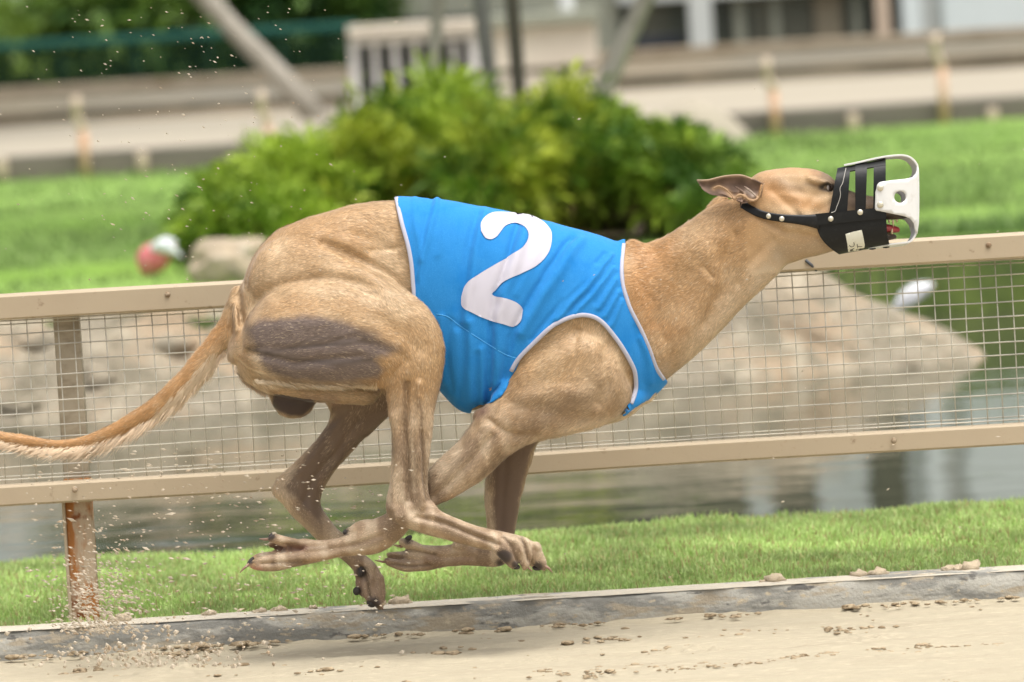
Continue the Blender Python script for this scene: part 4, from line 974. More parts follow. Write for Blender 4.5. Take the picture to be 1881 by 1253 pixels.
wt=np.exp(-(polydist(eq,[(1311,346),(1321,342),(1334,348),(1349,366),(1357,358),(1366,360),(1376,367),(1389,368),(1396,356),(1402,340)])/4.5)**2)[:,None]; EC=EC*(1-wt*.8)+np.array([.42,.27,.15])*wt*.8
wt=np.exp(-(polydist(eq,[(1280,331),(1300,331),(1330,324),(1361,322),(1380,328)])/2.6)**2)[:,None]; EC=EC*(1-wt*.7)+np.array([.55,.40,.28])*wt*.7
wt=np.exp(-(polydist(eq,[(1372,350),(1384,358)])/4.5)**2)[:,None]; EC=EC*(1-wt*.6)+np.array([.60,.50,.42])*wt*.6
ear=newmesh('ear',EV,EF,mat('ear skin',attr='tint',rough=.75,spec=.15,bump=[(260,.25,.001)]),dog); pcol(ear,EC)

# ---- muzzle
m_lea=mat('black leather',(.0055,.006,.006),.46,.32,noise=[(90,(.014,.015,.015),.5,.8),(420,(.12,.11,.08),.70,.78)],bump=[(300,.25,.0008)])
m_pla=mat('white plastic',(.70,.70,.68),.42,.4,noise=[(50,(.60,.58,.54),.55,.85),(9,(.70,.69,.66),.45,.7)],bump=[(200,.08,.0006)])
m_riv=mat('rivet metal',(.62,.58,.46),.38,.5,metal=.55)
lea=MB()
def arch(x0b,x1b,yb,x0t,x1t,y0t,y1t,Wd,th=.0022,nphi=32,nx=4,lo=0,hi=1,yb2=None,xp=.55):
    rows=[]
    for i in range(nphi+1):
        ph=math.pi*(lo+(hi-lo)*i/nphi); hgt=max(0,math.sin(ph))**.55; hx_=max(0,math.sin(ph))**xp; Yc=-math.copysign(abs(math.cos(ph))**.75,math.cos(ph))
        row=[]
        for sg in (0,1):
            for j in range(nx+1):
                s=j/nx; sh=min(1,hx_*1.02)
                x=(x0b+(x1b-x0b)*s)*(1-sh)+(x0t+(x1t-x0t)*s)*sh; yt=y0t+(y1t-y0t)*s; ybb=yb if yb2 is None else yb+(yb2-yb)*s
                y=ybb+(yt-ybb)*hgt
                o=th if sg else 0
                row.append(P(x+(0),y-o*1000*hgt*(1 if yt<ybb else -1),Yc*(Wd+o)))
        rows.append(row)
    n=2*(nx+1); V=[p for r in rows for p in r]; F=[]
    for i in range(nphi):
        for j in range(nx):
            for sg in (0,1):
                a=i*n+sg*(nx+1)+j; F.append((a,a+1,a+1+n,a+n))
        for j in (0,nx):
            a=i*n+j; b=a+nx+1; F.append((a,b,b+n,a+n))
    for i in (0,nphi):
        for j in range(nx): a=i*n+j; F.append((a,a+1,a+nx+2,a+nx+1))
    lea.add(V,F)
arch(1523,1556,392,1538,1562,311,306,.043)
arch(1571,1590,392,1571,1593,303,300,.042)
arch(1604,1627,392,1605,1627,298,294,.041)
arch(1538,1627,392,1538,1627,311,294,.042,lo=.30,hi=.70)
arch(1499,1628,398,1541,1634,465,448,.044,yb2=390,nx=16,th=.0025,xp=1.5)      # jaw cup
arch(1498,1628,393,1502,1628,450,436,.0475,yb2=380,nx=16,th=.0025,lo=0,hi=.05)
arch(1498,1628,393,1502,1628,450,436,.0475,yb2=380,nx=16,th=.0025,lo=.95,hi=1)
muzzle=lea.build('muzzle',m_lea,dog); sharp(muzzle,50); muzzle['label']='black leather racing muzzle with a white plastic guard'
mo=lea
mbv=BVHTree.FromPolygons([Vector(p) for p in lea.v],lea.f)
# outer binding roll on the first band
pts=[]
def strap(name,up,lowp,tree,off,parent,m):
    A=np.array(resamp(up,5)); n=len(A); B=catmull(np.array(lowp,float),8); 
    B=np.array([B[int(round(i*(len(B)-1)/(n-1)))] for i in range(n)])
    for fn in (hit,hitback):
        rows=[]
        for i in range(n):
            r=[]
            for t in (0,.25,.5,.75,1):
                x,y=A[i]*(1-t)+B[i]*t; h=fn(x,y,tree,off)
                r.append(h)
            if any(h is None for h in r): continue
            rows.append(r)
        q=np.array([[h[:] for h in r] for r in rows])
        for _ in range(6): q[1:-1]=(q[:-2]+q[1:-1]*2+q[2:])/4
        V=q.reshape(-1,3); F=[(i*5+j,i*5+j+1,i*5+j+6,i*5+j+5) for i in range(len(q)-1) for j in range(4)]
        o=newmesh(name,V,F,m,parent); s=o.modifiers.new('t','SOLIDIFY'); s.thickness=.0028; s.offset=0
        yield o,q
hbv=BVHTree.FromPolygons(V.tolist(),F.tolist())
for o,q in strap('strap',[(1360,364),(1376,376),(1399,387),(1436,394),(1489,395),(1506,392)],[(1360,381),(1376,391),(1399,402),(1436,408),(1476,413),(1506,422)],hbv,.003,muzzle,m_lea): pass
for r_ in ([(1376,352),(1385,340),(1400,328)],): pass
def rivet(px,py,tree,r,name='rivet',lift=0,Y=None):
    h=hit(px,py,tree,0) if Y is None else Vector(P(px,py,Y))
    if h is None: return
    d=-Vector(ray(px,py)).normalized(); u=d.orthogonal().normalized(); v=d.cross(u); V=[];n=14
    prof=[(1,0),(.96,.18),(.8,.36),(.5,.5),(.2,.55)]
    h=h+d*lift
    for a,b in prof:
        for k in range(n): V.append(h+(u*math.cos(2*math.pi*k/n)+v*math.sin(2*math.pi*k/n))*r*a+d*(r*b+.0002))
    F=[(i*n+k,i*n+(k+1)%n,(i+1)*n+(k+1)%n,(i+1)*n+k) for i in range(len(prof)-1) for k in range(n)]+[[(len(prof)-1)*n+k for k in range(n)]]
    m=MB(); m.add(V,F); m.build(name,m_riv,muzzle)
for x,y in ((1412,397),(1436,402)): rivet(x,y,hbv,.0050,lift=.004)
rivet(1526,402,mbv,.0052); rivet(1580,390,mbv,.0055)
# white guard loop
LOOP=[(1550,302),(1575,297),(1601,291),(1626,286),(1651,283.5),(1662,284),(1672,287),(1680,293),(1685,300),(1688,310),(1689,354),(1688.5,404),(1687,418),(1684,431),(1678,441),(1671,446),(1660,448),(1634,451),(1612,454),(1595,457)]
A=np.array(resamp(LOOP,4)); m_=MB(); n=len(A); tg=np.gradient(A,axis=0); tg/=np.linalg.norm(tg,axis=1)[:,None]; nrm=np.stack([-tg[:,1],tg[:,0]],1)
V_=[]
for i in range(n):
    s=i/(n-1); near=-.019; farY=.019
    for dpx,Yv,sh in ((0,near,0),(3.6,near,0),(3.6,farY,1),(0,farY,1)):
        q=A[i]+nrm[i]*dpx; kk=np.clip((A[i][0]-1560)/80,0,1)
        V_.append(P(q[0]-9*sh*kk,q[1]+5*sh*kk,Yv))
F_=[(i*4+j,i*4+(j+1)%4,(i+1)*4+(j+1)%4,(i+1)*4+j) for i in range(n-1) for j in range(4)]+[(0,1,2,3),(n*4-4,n*4-3,n*4-2,n*4-1)]
m_.add(V_,F_); o=m_.build('front_guard',m_pla,muzzle); sharp(o,40); bv_=o.modifiers.new('b','BEVEL'); bv_.width=.0006; bv_.segments=2; bv_.limit_method='ANGLE'
PLATE=[(1607,384),(1608,360),(1611,340),(1614,336),(1618,334),(1640,331),(1664,328.5),(1676,326),(1682,318),(1685,306),(1688,312),(1688.5,354),(1688,404),(1685,430),(1681,424),(1678,410),(1671,401),(1660,397),(1640,393),(1617,388),(1610,387)]
HOLE=[(1653+11*math.cos(a),362+11*math.sin(a)) for a in np.linspace(0,2*math.pi,20,endpoint=False)]
pv,pf=fill(PLATE,6,[HOLE])
for sg in (1,-1):
    def plY(x,y=0): 
        t=np.clip((x-1612)/70,0,1); return -sg*(.0515*(1-t*t)+.0195*t*t)
    V_=[P(x-(8*np.clip((x-1600)/60,0,1) if sg<0 else 0),y+(4 if sg<0 else 0),plY(x)) for x,y in pv]
    o=newmesh('side_plate',V_,pf,m_pla,muzzle); s=o.modifiers.new('t','SOLIDIFY'); s.thickness=.0026; s.offset=0
    if sg==1:
        for x,y in ((1617,345),(1617,376)): rivet(x,y,None,.0062,Y=plY(x)-.0014)
# name tape with hand lettering
lab=[(1553,430),(1568,425.5),(1583,422.5),(1586,436),(1588.5,450),(1587.5,458.5),(1572,461),(1558,463),(1556.5,448)]
lv,lf=fill(lab,3.0); L3=[]; lst=None
for x,y in lv:
    h=hit(x,y,mbv,.0010)
    if h is None: h=lst
    L3.append(h); lst=h
L3=np.array([p[:] for p in L3]); o=newmesh('name_tape',L3,lf,mat('white tape',(.70,.69,.58),.6,.2,noise=[(120,(.55,.52,.42),.5,.8)]),muzzle)
lbv=BVHTree.FromPolygons([Vector(p) for p in L3],lf)
wr=MB()
for st in ([(1560.6,450.7),(1562.5,453.3),(1565.8,453.5),(1568.2,452.1),(1569.2,449.2),(1568.2,445.4)],[(1574.4,448.3),(1575,452),(1575.6,455.5)],[(1575.4,453),(1580,453.2),(1584,453.4)],
           [(1562,459),(1569,456.5)],[(1562,459),(1569.2,461.5)],[(1566.3,457.8),(1566.3,460.4)],[(1573,459.8),(1574.3,457.6),(1577,458.2),(1579,460),(1582,459.4),(1582.2,457)]):
    pts=[]
    for x,y in (resamp(st,1.0) if len(st)>2 else [np.array(st[0])*(1-t)+np.array(st[-1])*t for t in np.linspace(0,1,6)]):
        h=hit(x,y,lbv,.0006)
        if h is not None: pts.append(h)
    if len(pts)>1: wr.tube(pts,.00055,6)
wr.build('lettering',mat('marker ink',(.05,.045,.04),.6),muzzle)
# teeth and tongue seen in the open mouth
tm=MB()
for x,y0,y1,Y in ((1633,404,411,-.015),(1640,404,417,-.014),(1647,403,409,-.011),(1638,430,420,-.012)):
    tm.tube([P(x,y0,Y),P(x+.6,(y0+y1)/2,Y),P(x+1,y1,Y)],[.0026,.0020,.0006],8)
tm.build('teeth',mat('tooth enamel',(.62,.50,.30),.35,.5),dog)
tn=Body(); tn.limb([(1590,408,1592,426,0,.014),(1620,410,1622,427,0,.014),(1638,413,1640,428,0,.012),(1647,416,1648,427,0,.008)]); tv=np.concatenate(tn.v)
newmesh('tongue',tv,tn.f,mat('tongue',(.42,.06,.06),.35,.5),dog)

# loose thread stitched along the first band, and the slots of the guard's lower arm
pts=[hit(x,y,mbv,.0006) for x,y in resamp([(1554,309),(1551,322),(1548,336),(1543,346),(1544,358),(1541,370),(1537,380),(1534,388),(1527,391)],2.5)]
MB().tube([p for p in pts if p],.0007,5).build('loose_thread',mat('pale thread',(.42,.40,.36),.8),muzzle)
for px in (1603,1628):
    p=Vector(P(px,457.5 if px<1610 else 454.5,-.0192)); MB().tube([p+Vector((-.006,0,0)),p+Vector((0,-.0006,0)),p+Vector((.006,0,.0006))],[.0009,.0016,.0009],8).build('slot',m_lea,muzzle)
# ================================================================ THE NEAR FENCE
FY=.35
def fz(py,px=940): return float(P(px,py,FY)[2])
m_rail=mat('beige painted steel',(.43,.35,.24),.6,.3,noise=[(2.5,(.39,.31,.21),.4,.75),(34,(.26,.19,.12),.62,.72),(130,(.40,.31,.21),.62,.72)],bump=[(160,.15,.0012),(14,.2,.003)])
m_rust=mat('rusty post paint',(.46,.36,.25),.75,.2,noise=[(9,(.36,.15,.045),.38,.48,(2.2,1,.55)),(26,(.20,.07,.025),.54,.68),(60,(.55,.42,.30),.60,.72)],bump=[(90,.5,.003)])
m_wire=mat('galvanised wire',(.58,.54,.45),.55,.3,metal=.1,noise=[(6,(.34,.32,.28),.45,.7)])
m_bolt=mat('dirty bolt',(.36,.28,.19),.8,.2,noise=[(90,(.22,.15,.09),.45,.6)])
fence=empty('track_fence',(0,FY,0),'beige steel rail fence with welded wire mesh running behind the dog','fence')
zt1,zt0=fz(484),fz(530); zb1,zb0=fz(834),fz(872)
L_=24.0
def railobj(name,z0,z1,d,tilt=0):
    n=300; h=(z1-z0); xs_=np.linspace(-L_/2,L_/2,n); V=[];b=.004
    prof=[(-d/2,-h/2+b),(-d/2,h/2-b),(-d/2+b,h/2),(d/2-b,h/2),(d/2,h/2-b),(d/2,-h/2+b),(d/2-b,-h/2),(-d/2+b,-h/2)]
    for x in xs_:
        wv=.0016*math.sin(x*2.1)+.001*math.sin(x*5.3)
        for y,z in prof: V.append((x,FY+y+tilt*(x),(z0+z1)/2+z+wv))
    F=[(i*8+j,(i+1)*8+j,(i+1)*8+(j+1)%8,i*8+(j+1)%8) for i in range(n-1) for j in range(8)]
    return sharp(newmesh(name,V,F,m_rail,fence),30)
railobj('top_rail',zt0,zt1,.055); railobj('bottom_rail',zb0,zb1,.045)
# posts: the one in view carries rust at its foot
px_=float(P(146,1000,FY)[0]); 
for k in range(-4,5):
    x=px_+k*2.35+(0 if k else 0); z0=-.25; 
    m_=MB(); m_.box((x,FY+.030,(z0+zt0)/2+.0),(.054,.040,zt0-z0+.01),bevel=.004)
    if k==0:
        a=MB(); a.box((x,FY+.052,(zb0+zt0)/2),(.050,.036,zt0-zb0+.004),bevel=.003); a.build('post',mat('grimy shaded post paint',(.40,.34,.25),.8,.15,noise=[(12,(.28,.23,.16),.45,.65,(1,1,2))],bump=[(60,.4,.003)]),fence)  # darker paint holds both dirt and the shade of the mesh wires
        a=MB(); a.box((x,FY+.047,(z0+zb0)/2+.02),(.052,.040,zb0-z0+.04),bevel=.004); o=a.build('post',m_rust,fence); o['label']='rusty foot of the fence post'
        a=MB(); a.box((x-.0275,FY+.043,(z0+zb0)/2),(.006,.050,zb0-z0),bevel=.002); a.build('post_flange',m_rail,fence)
    else: m_.build('post',m_rail,fence)
# bolts on the rails
for i in range(-9,10):
    for z,o_ in ((zt0+.62*(zt1-zt0),.2),(zb0+.6*(zb1-zb0),.0)):
        x=px_+i*.78+o_; m_=MB(); y0=FY-(.0275 if z>.3 else .0225); m_.tube([(x,y0-.0002,z),(x,y0-.0028,z)],[.0058,.0050],8); m_.build('bolt',m_bolt,fence)
# mesh: straight line wires and welded verticals
Yw=FY+.012
lines=[492+48]; 
zs=np.linspace(zt0-.006,zb1+.006,13)
wm=MB()
for i,z in enumerate(zs):
    n=260; rr_=np.random.default_rng(i); off=np.cumsum(rr_.normal(0,.00035,n)); off-=np.linspace(off[0],off[-1],n)
    pts=[Vector((x,Yw+.001*math.sin(x*9+i),z+off[k]+.0012*math.sin(x*3.1+i*2))) for k,x in enumerate(np.linspace(-7,7,n))]
    wm.tube(pts,.00135,6)
    if i in (0,12): wm.tube([p+Vector((0,.004,-.007 if i==0 else .006)) for p in pts],.0012,6)
o=wm.build('line_wire',m_wire,fence)
vm=MB(); nv=int(14/.0298)
for k in range(nv):
    x=-7+k*.0298; dx=random.uniform(-.0012,.0012); vm.tube([(x,Yw+.003,zt0+.004),(x+dx,Yw+.0030,(zt0+zb1)/2),(x+random.uniform(-.001,.001),Yw+.003,zb1-.004)],.00105,6)
vm.build('mesh_wire',mat('dull mesh wire',(.54,.51,.43),.6,.3,noise=[(40,(.44,.41,.34),.45,.7)]),fence)
# wire tie under the top rail
p0=P(1480,478,FY-.03);p1=P(1500,497,FY-.02); tie=MB().tube([p0,(Vector(p0)+Vector(p1))/2+Vector((0,-.003,.001)),p1],[.0028,.0030,.0026],8); o=tie.build('wire_tie',mat('dark tie',(.07,.075,.08),.5),fence)
for px in (370,400): p=P(px+5,556,FY-.02)
# ================================================================ BEYOND THE POND
def limbs_obj(name,sec,m,parent,k=5,n=16):
    b=Body(); b.limb(sec,k=k,n=n); return newmesh(name,np.concatenate(b.v),b.f,m,parent)
# pink and grey cockatoo feeding on the lawn edge
gY=gx(280,512,ZL)[1]
e=empty('cockatoo',P(280,505,gY),'pink and pale grey cockatoo standing on the lawn above the top rail','bird')
m_pink=mat('pink feathers',(.62,.17,.19),.8,.15,noise=[(30,(.70,.30,.30),.45,.7)]); m_pg=mat('pale grey feathers',(.62,.64,.66),.8,.15); m_leg=mat('bird leg',(.20,.16,.14),.7)
limbs_obj('body',[(258,500,264,506,gY,.004),(250,476,282,504,gY,.035),(262,454,304,492,gY,.050),(286,444,314,474,gY,.044),(303,443,318,462,gY,.026)],m_pink,e)
limbs_obj('wing',[(276,450,282,462,gY-.045,.008),(296,440,312,468,gY-.050,.014),(316,448,326,470,gY-.045,.012),(332,466,336,474,gY-.035,.005)],m_pg,e)
limbs_obj('head',[(290,440,298,452,gY,.018),(306,434,312,452,gY,.025),(320,440,322,450,gY,.014)],m_pg,e)
for dx in (0,12): MB().tube([P(272+dx,492,gY),P(274+dx,500,gY),P(273+dx,512,gY)],[.006,.005,.004],6).build('leg',m_leg,e)
wY=BY+1.2
e=empty('white_bird',P(1680,560,wY),'white bird gliding low over the pond beyond the mesh fence','bird')
m_wf=mat('white feathers',(.62,.62,.64),.8,.15)
limbs_obj('body',[(1646,556,1652,562,wY,.006),(1652,538,1668,562,wY,.022),(1672,524,1690,552,wY,.030),(1692,517,1706,540,wY,.024),(1708,518,1712,530,wY,.012)],m_wf,e)
limbs_obj('wing',[(1690,524,1698,538,wY-.035,.010),(1668,530,1684,556,wY-.045,.010),(1650,546,1660,566,wY-.050,.006),(1638,562,1641,567,wY-.052,.002)],m_wf,e)
limbs_obj('wing',[(1696,520,1702,532,wY+.03,.010),(1676,520,1686,540,wY+.05,.008),(1660,534,1664,544,wY+.06,.003)],m_wf,e)
MB().tube([P(1710,523,wY),P(1716,524,wY),P(1722,526,wY)],[.005,.003,.001],6).build('beak',mat('beak',(.5,.33,.08),.5),e)

# ---- shrubs on the lawn
m_leaf=leafmat('shrub leaves',.5,.22); m_stem=mat('shrub stems',(.16,.12,.07),.9)
def leafcloud(C,Rr,n,lsz,pal,seed,shell=.55,flat=0,dirup=.5,wr=.22):
    r=np.random.default_rng(seed); d=r.normal(size=(n,3)); d/=np.linalg.norm(d,axis=1)[:,None]
    rad=1-(1-shell)*r.random(n)**1.3
    lump=1+nz3(np.stack([d[:,0]+d[:,2]*.7,d[:,1]+d[:,2],d[:,0]*0],1),2.2,seed+1,3)*.95
    p=C+d*Rr*(rad*lump)[:,None]
    k=p[:,2]>C[2]-Rr[2]*.98; p=p[k]; d=d[k]; n=len(p)
    ax=d*.7+r.normal(0,.6,(n,3)); ax[:,2]+=dirup; ax/=np.linalg.norm(ax,axis=1)[:,None]
    sd=np.cross(ax,r.normal(size=(n,3))); sd/=np.linalg.norm(sd,axis=1)[:,None]+1e-9
    L=lsz*r.uniform(.6,1.4,n)[:,None]; W=L*wr; tip=np.zeros((n,3)); tip[:,2]=-1
    V=np.stack([p,p+ax*L*.5+sd*W,p+ax*L+tip*L*.35,p+ax*L*.5-sd*W],1).reshape(-1,3); F=np.arange(n)[:,None]*4+np.arange(4)[None,:]
    t=np.clip(.5+nz3(np.stack([p[:,0]+p[:,1]*.4,p[:,2]*1.2,p[:,0]*0],1),4.5,seed+2,3)*1.5+r.normal(0,.18,n),0,1)[:,None]
    c=np.array(pal[0])*(1-t)+np.array(pal[1])*t; return V,F,np.repeat(c,4,0)
PALS=[((.06,.14,.012),(.36,.49,.05)),((.08,.16,.014),(.44,.50,.05)),((.05,.11,.015),(.25,.38,.06))]
SH=[(392,352,46,455,'low shrub at the left end of the big planting, above the boulder',2,.1),(470,318,85,470,'dark green shrub behind the dog\'s rump',0,-.5),(570,262,95,470,'mid-height shrub between the leaning trunk and the racing jacket',0,-.2),
    (690,214,92,470,'tall shrub in front of the white slatted frame',1,0),(815,160,88,470,'tallest shrub of the planting, between pale and grey trunks',0,.3),(905,228,90,460,'yellowish shrub at the foot of the grey trunk',1,-.5),
    (1010,205,88,460,'bright shrub right of the dark trunk',1,0),(1105,212,88,455,'shrub at the foot of the right leaning trunk',0,.2),(1195,246,72,450,'mid green shrub behind the dog\'s withers',0,-.1),(1268,284,56,445,'olive shrub behind the dog\'s neck',2,-.3),(1335,312,38,420,'small shrub at the right end of the planting, left of the dog\'s head',2,-.1)]
bY=float(G(900,462,ZL)[1])+.7
for i,(px,ty,hw,by_,lab,pal,dy) in enumerate(SH):
    Y=bY+dy; top=P(px,ty,Y); z0=ZL; H=float(top[2])-z0; W=hw*1.25/FPX*(Y+10.45)
    e=empty('shrub',(float(top[0]),Y,z0),lab,'shrub','shrubs of the planting beyond the pond')
    C_=np.array([top[0],Y,z0+H*.48]); Rr=np.array([W,.62,H*.52])
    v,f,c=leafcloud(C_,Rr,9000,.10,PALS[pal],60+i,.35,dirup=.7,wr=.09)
    hz=(v.reshape(-1,4,3)[:,0,2]-z0)/H; dd_=np.random.default_rng(i+900).random(len(hz))<np.clip(.75-hz*1.7,0,.6); c[np.repeat(dd_,4)]=[.075,.050,.022]  # dark brown low leaves paint in the shade at the shrub's base
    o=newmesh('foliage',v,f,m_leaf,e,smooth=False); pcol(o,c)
    st=MB(); rr_=np.random.default_rng(i)
    for k in range(7):
        a=rr_.uniform(0,6.28); st.tube([Vector((top[0],Y,z0-.03)),Vector((top[0]+W*.3*math.cos(a),Y+.2*math.sin(a),z0+H*.4)),Vector((top[0]+W*.55*math.cos(a),Y+.35*math.sin(a),z0+H*.75))],[.018,.012,.005],6)
    st.build('stem',m_stem,e)
# dark ground under the planting
m_mulch=mat('mulch',(.045,.038,.022),.95,.1,noise=[(6,(.07,.06,.03),.4,.7)],bump=[(30,.5,.03)])
V=[];x0=float(P(330,400,bY)[0]);x1=float(P(1370,400,bY)[0])
for a in np.linspace(0,2*math.pi,60,endpoint=False): V.append(((x0+x1)/2+(x1-x0)/2*math.cos(a)*(1+.05*math.sin(5*a)),bY-.1+.85*math.sin(a),ZL+.035))
tag(newmesh('planting_bed',V,[list(range(60))],m_mulch),kind='structure')

# ---- trees with trunks leaning out of the planting; their crowns stand above the frame
m_bark=mat('pale bark',(.36,.33,.28),.9,.1,noise=[(5,(.24,.22,.18),.45,.7,(1,1,.3))],bump=[(30,.5,.02,(1,1,.3))])
m_bark2=mat('grey bark',(.25,.245,.225),.9,.1,noise=[(6,(.16,.155,.14),.45,.7,(1,1,.3))],bump=[(30,.5,.02,(1,1,.3))])
m_bark3=mat('dark bark',(.085,.078,.060),.9,.1,noise=[(6,(.05,.045,.035),.45,.7,(1,1,.3))],bump=[(30,.5,.02,(1,1,.3))])
m_crown=leafmat('tree leaves',.55,.3)
def tree(base,topp,Y,wpx,m,lab,seed,H=6.0,pal=((.04,.10,.015),(.13,.22,.04)),cr=1.3):
    b=Vector(P(*base,Y)); t=Vector(P(*topp,Y)); d=(t-b); b2=b-d*((b.z-ZL+.05)/max(d.z,.05)) if b.z>ZL else b
    s=wpx/FPX*(Y+10.45)/2; dn=d/d.z; pts=[];rad=[]
    rr_=np.random.default_rng(seed)
    for k in range(13):
        z=ZL-.05+(H-ZL)*k/12; q=b2+dn*(z-b2.z)
        bend=max(0,(z-t.z-.2))*.35; q-=Vector((dn.x*bend,0,0)); q+=Vector((math.sin(k*1.3+seed)*s*.7,math.cos(k*1.7+seed)*s*.5,0)); pts.append(q); rad.append(s*(1.25 if k==0 else (1.0-.045*k)*(1+.13*math.sin(k*2.3+seed))))
    e=empty('tree',b2,lab,'tree','trees beyond the pond'); e.location=b2
    MB().tube(pts,rad,14).build('trunk',m,e)
    top=pts[-1]; br=MB()
    for k in range(7):
        a=k*.9+seed; q0=pts[9+(k%3)]; q1=q0+Vector((math.cos(a)*cr*.5,math.sin(a)*cr*.5,.7)); q2=q0+Vector((math.cos(a)*cr,math.sin(a)*cr,1.1)); br.tube([q0,q1,q2],[s*.4,s*.25,s*.08],6)
    br.build('limb',m,e)
    vv_=[];ff_=[];cc_=[];b_0=0
    for k in range(7):
        a=k*.9+seed; C_=np.array(top)+np.array([math.cos(a)*cr*.8,math.sin(a)*cr*.8,.2+.35*(k%3)]); v,f,c=leafcloud(C_,np.array([.75,.75,.5])*cr/1.3,900,.16,pal,seed*10+k,.3,dirup=0,wr=.28); vv_.append(v);ff_.append(f+b_0);cc_.append(c);b_0+=len(v)
    o=newmesh('crown',np.concatenate(vv_),np.concatenate(ff_),m_crown,e,smooth=False); pcol(o,np.concatenate(cc_))
tree((597,252),(388,-5),float(G(597,258,ZL)[1]),44,m_bark,'tree with a thick pale trunk leaning left, the leftmost trunk',1,H=5)
tree((793,190),(815,0),bY+1.6,27,m_bark,'tree with a slim pale trunk rising before the white slatted frame',2)
tree((918,230),(890,0),bY+1.1,30,m_bark2,'tree with a smooth grey trunk, left of the dark trunk',3)
tree((968,240),(938,0),bY+1.0,27,m_bark3,'tree with the darkest trunk, in the middle of the planting',4)
tree((1092,200),(1172,0),bY+1.5,38,m_bark,'tree with a pale trunk leaning right, the rightmost trunk',5)

# ---- far side of the track
zf=ZL; KT=float(P(940,228,FAR)[2])
kz=float(P(200,278,FAR)[2])
m_fk=mat('far kerb',(.17,.15,.125),.9,.1,noise=[(1.5,(.11,.10,.09),.45,.7,(.4,1,3))])
mb=MB(); mb.box((0,FAR+.15,(kz+ZL-.2)/2),(34,.3,kz-ZL+.2),bevel=.01); tag(mb.build('far_kerb',m_fk),kind='structure')
Y2=float(G(200,226,kz)[1])
m_fs=mat('far sand',(.36,.32,.25),.95,.1,noise=[(1.2,(.31,.28,.22),.4,.7,(.3,1,1))])
sheet('far_track',-20,20,FAR+.1,Y2+.2,kz+.003,m_fs)
hw_=float(P(200,166,Y2+2.2)[2]);
m_bk2=mat('far bank',(.20,.175,.125),.95,.1,noise=[(2,(.25,.20,.14),.45,.7,(.25,1,1)),(1.3,(.17,.16,.13),.45,.7,(.25,1,4))],bump=[(8,.5,.05)])
V=[];xs=np.linspace(-20,20,200)
for j,(dy,z) in enumerate(((0,kz-.02),(.05,kz+.03),(.5,kz+(hw_-kz)*.55),(1.0,hw_-.02),(1.4,hw_),(3.5,hw_+.02),(8,hw_+.02),(40,hw_+.02))):
    for x in xs: V.append((x,Y2+dy,z))
V=np.array(V); V[:,2]+=nz3(V,.9,71,3)*.05*(V[:,1]<Y2+1.6)
I=(np.arange(7)[:,None]*200+np.arange(199)[None,:]).ravel(); tag(newmesh('far_bank',V,np.stack([I,I+1,I+201,I+200],1),m_bk2),kind='structure')
rb=MB()
rb.box((0,Y2+1.05,hw_+.05),(38,.06,.07),bevel=.01); rl=rb.build('bank_rail',mat('weathered rail',(.30,.25,.18),.8,.2,noise=[(3,(.22,.17,.11),.45,.7)])); tag(rl,'long weathered low rail along the top of the far bank','rail')
rb=MB(); rb.box((0,Y2+.10,kz+.05),(38,.05,.10),bevel=.01); tag(rb.build('edging_board',mat('dark edging',(.10,.085,.06),.9,.1,noise=[(3,(.16,.13,.09),.45,.7)])),'dark edging board at the back of the far sand track','edging')
# posts along the kerb
m_cream=mat('cream paint',(.50,.40,.31),.6,.3,noise=[(3,(.48,.36,.25),.5,.75)]); m_peach=mat('peach paint',(.55,.37,.26),.6,.3,noise=[(8,(.50,.26,.13),.52,.7)])
LB=['cranked peach post at the far left of the track','cranked peach post left of the planting','cranked cream post above the dog\'s nape, right of the planting','cranked orange-footed post at the right, above the muzzle']
for (px,yt,yb),lab in zip(((150,176,330),(490,166,300),(1418,104,252),(1728,60,236)),LB):
    Yp=FAR-.06; e=empty('rail_post',P(px,yb,Yp),lab,'post','cranked posts along the far kerb')
    s=.027; a=Vector(P(px+8,yb,Yp)); b_=Vector(P(px+2,yt+62,Yp)); c=Vector(P(px-9,yt+40,Yp)); d=Vector(P(px-11,yt,Yp))
    MB().tube([a,b_],[s,s],8).build('lower_post',m_peach,e); MB().tube([b_,b_.lerp(c,.5)+Vector((0,0,.01)),c],[s,s*.98,s*.95],8).build('crank',m_cream,e); MB().tube([c,d],[s*.95,s*.95],8).build('upper_post',m_cream,e)
for px,yb,lab in ((4,318,'short pale peg on the far kerb at the left edge'),(262,306,'short pale peg between the two left cranked posts'),(1568,236,'short pale peg between the two right cranked posts'),(1824,226,'short pale peg nearest the right edge on the far kerb')):
    p=P(px,yb,FAR-.05); m_=MB().box((p[0],p[1],p[2]+.03),(.062,.05,.11),bevel=.012); tag(m_.build('peg',m_cream),lab,'peg','short pegs along the far kerb')
# the sand heap right of the planting
hx=float(P(1268,200,FAR-.2)[0]); V=[];F=[]
for j in range(9):
    for i in range(28):
        a=2*math.pi*i/28; t=j/8; V.append((hx+.34*t*math.cos(a),FAR-.2+.22*t*math.sin(a),ZL+.22*(1-t*t)+.01*math.sin(3*a)))
for j in range(8):
    for i in range(28): F.append((j*28+i,j*28+(i+1)%28,(j+1)*28+(i+1)%28,(j+1)*28+i))
tag(newmesh('sand_heap',V,F,m_fs),'low smooth heap of pale sand on the lawn right of the planting','sand heap')

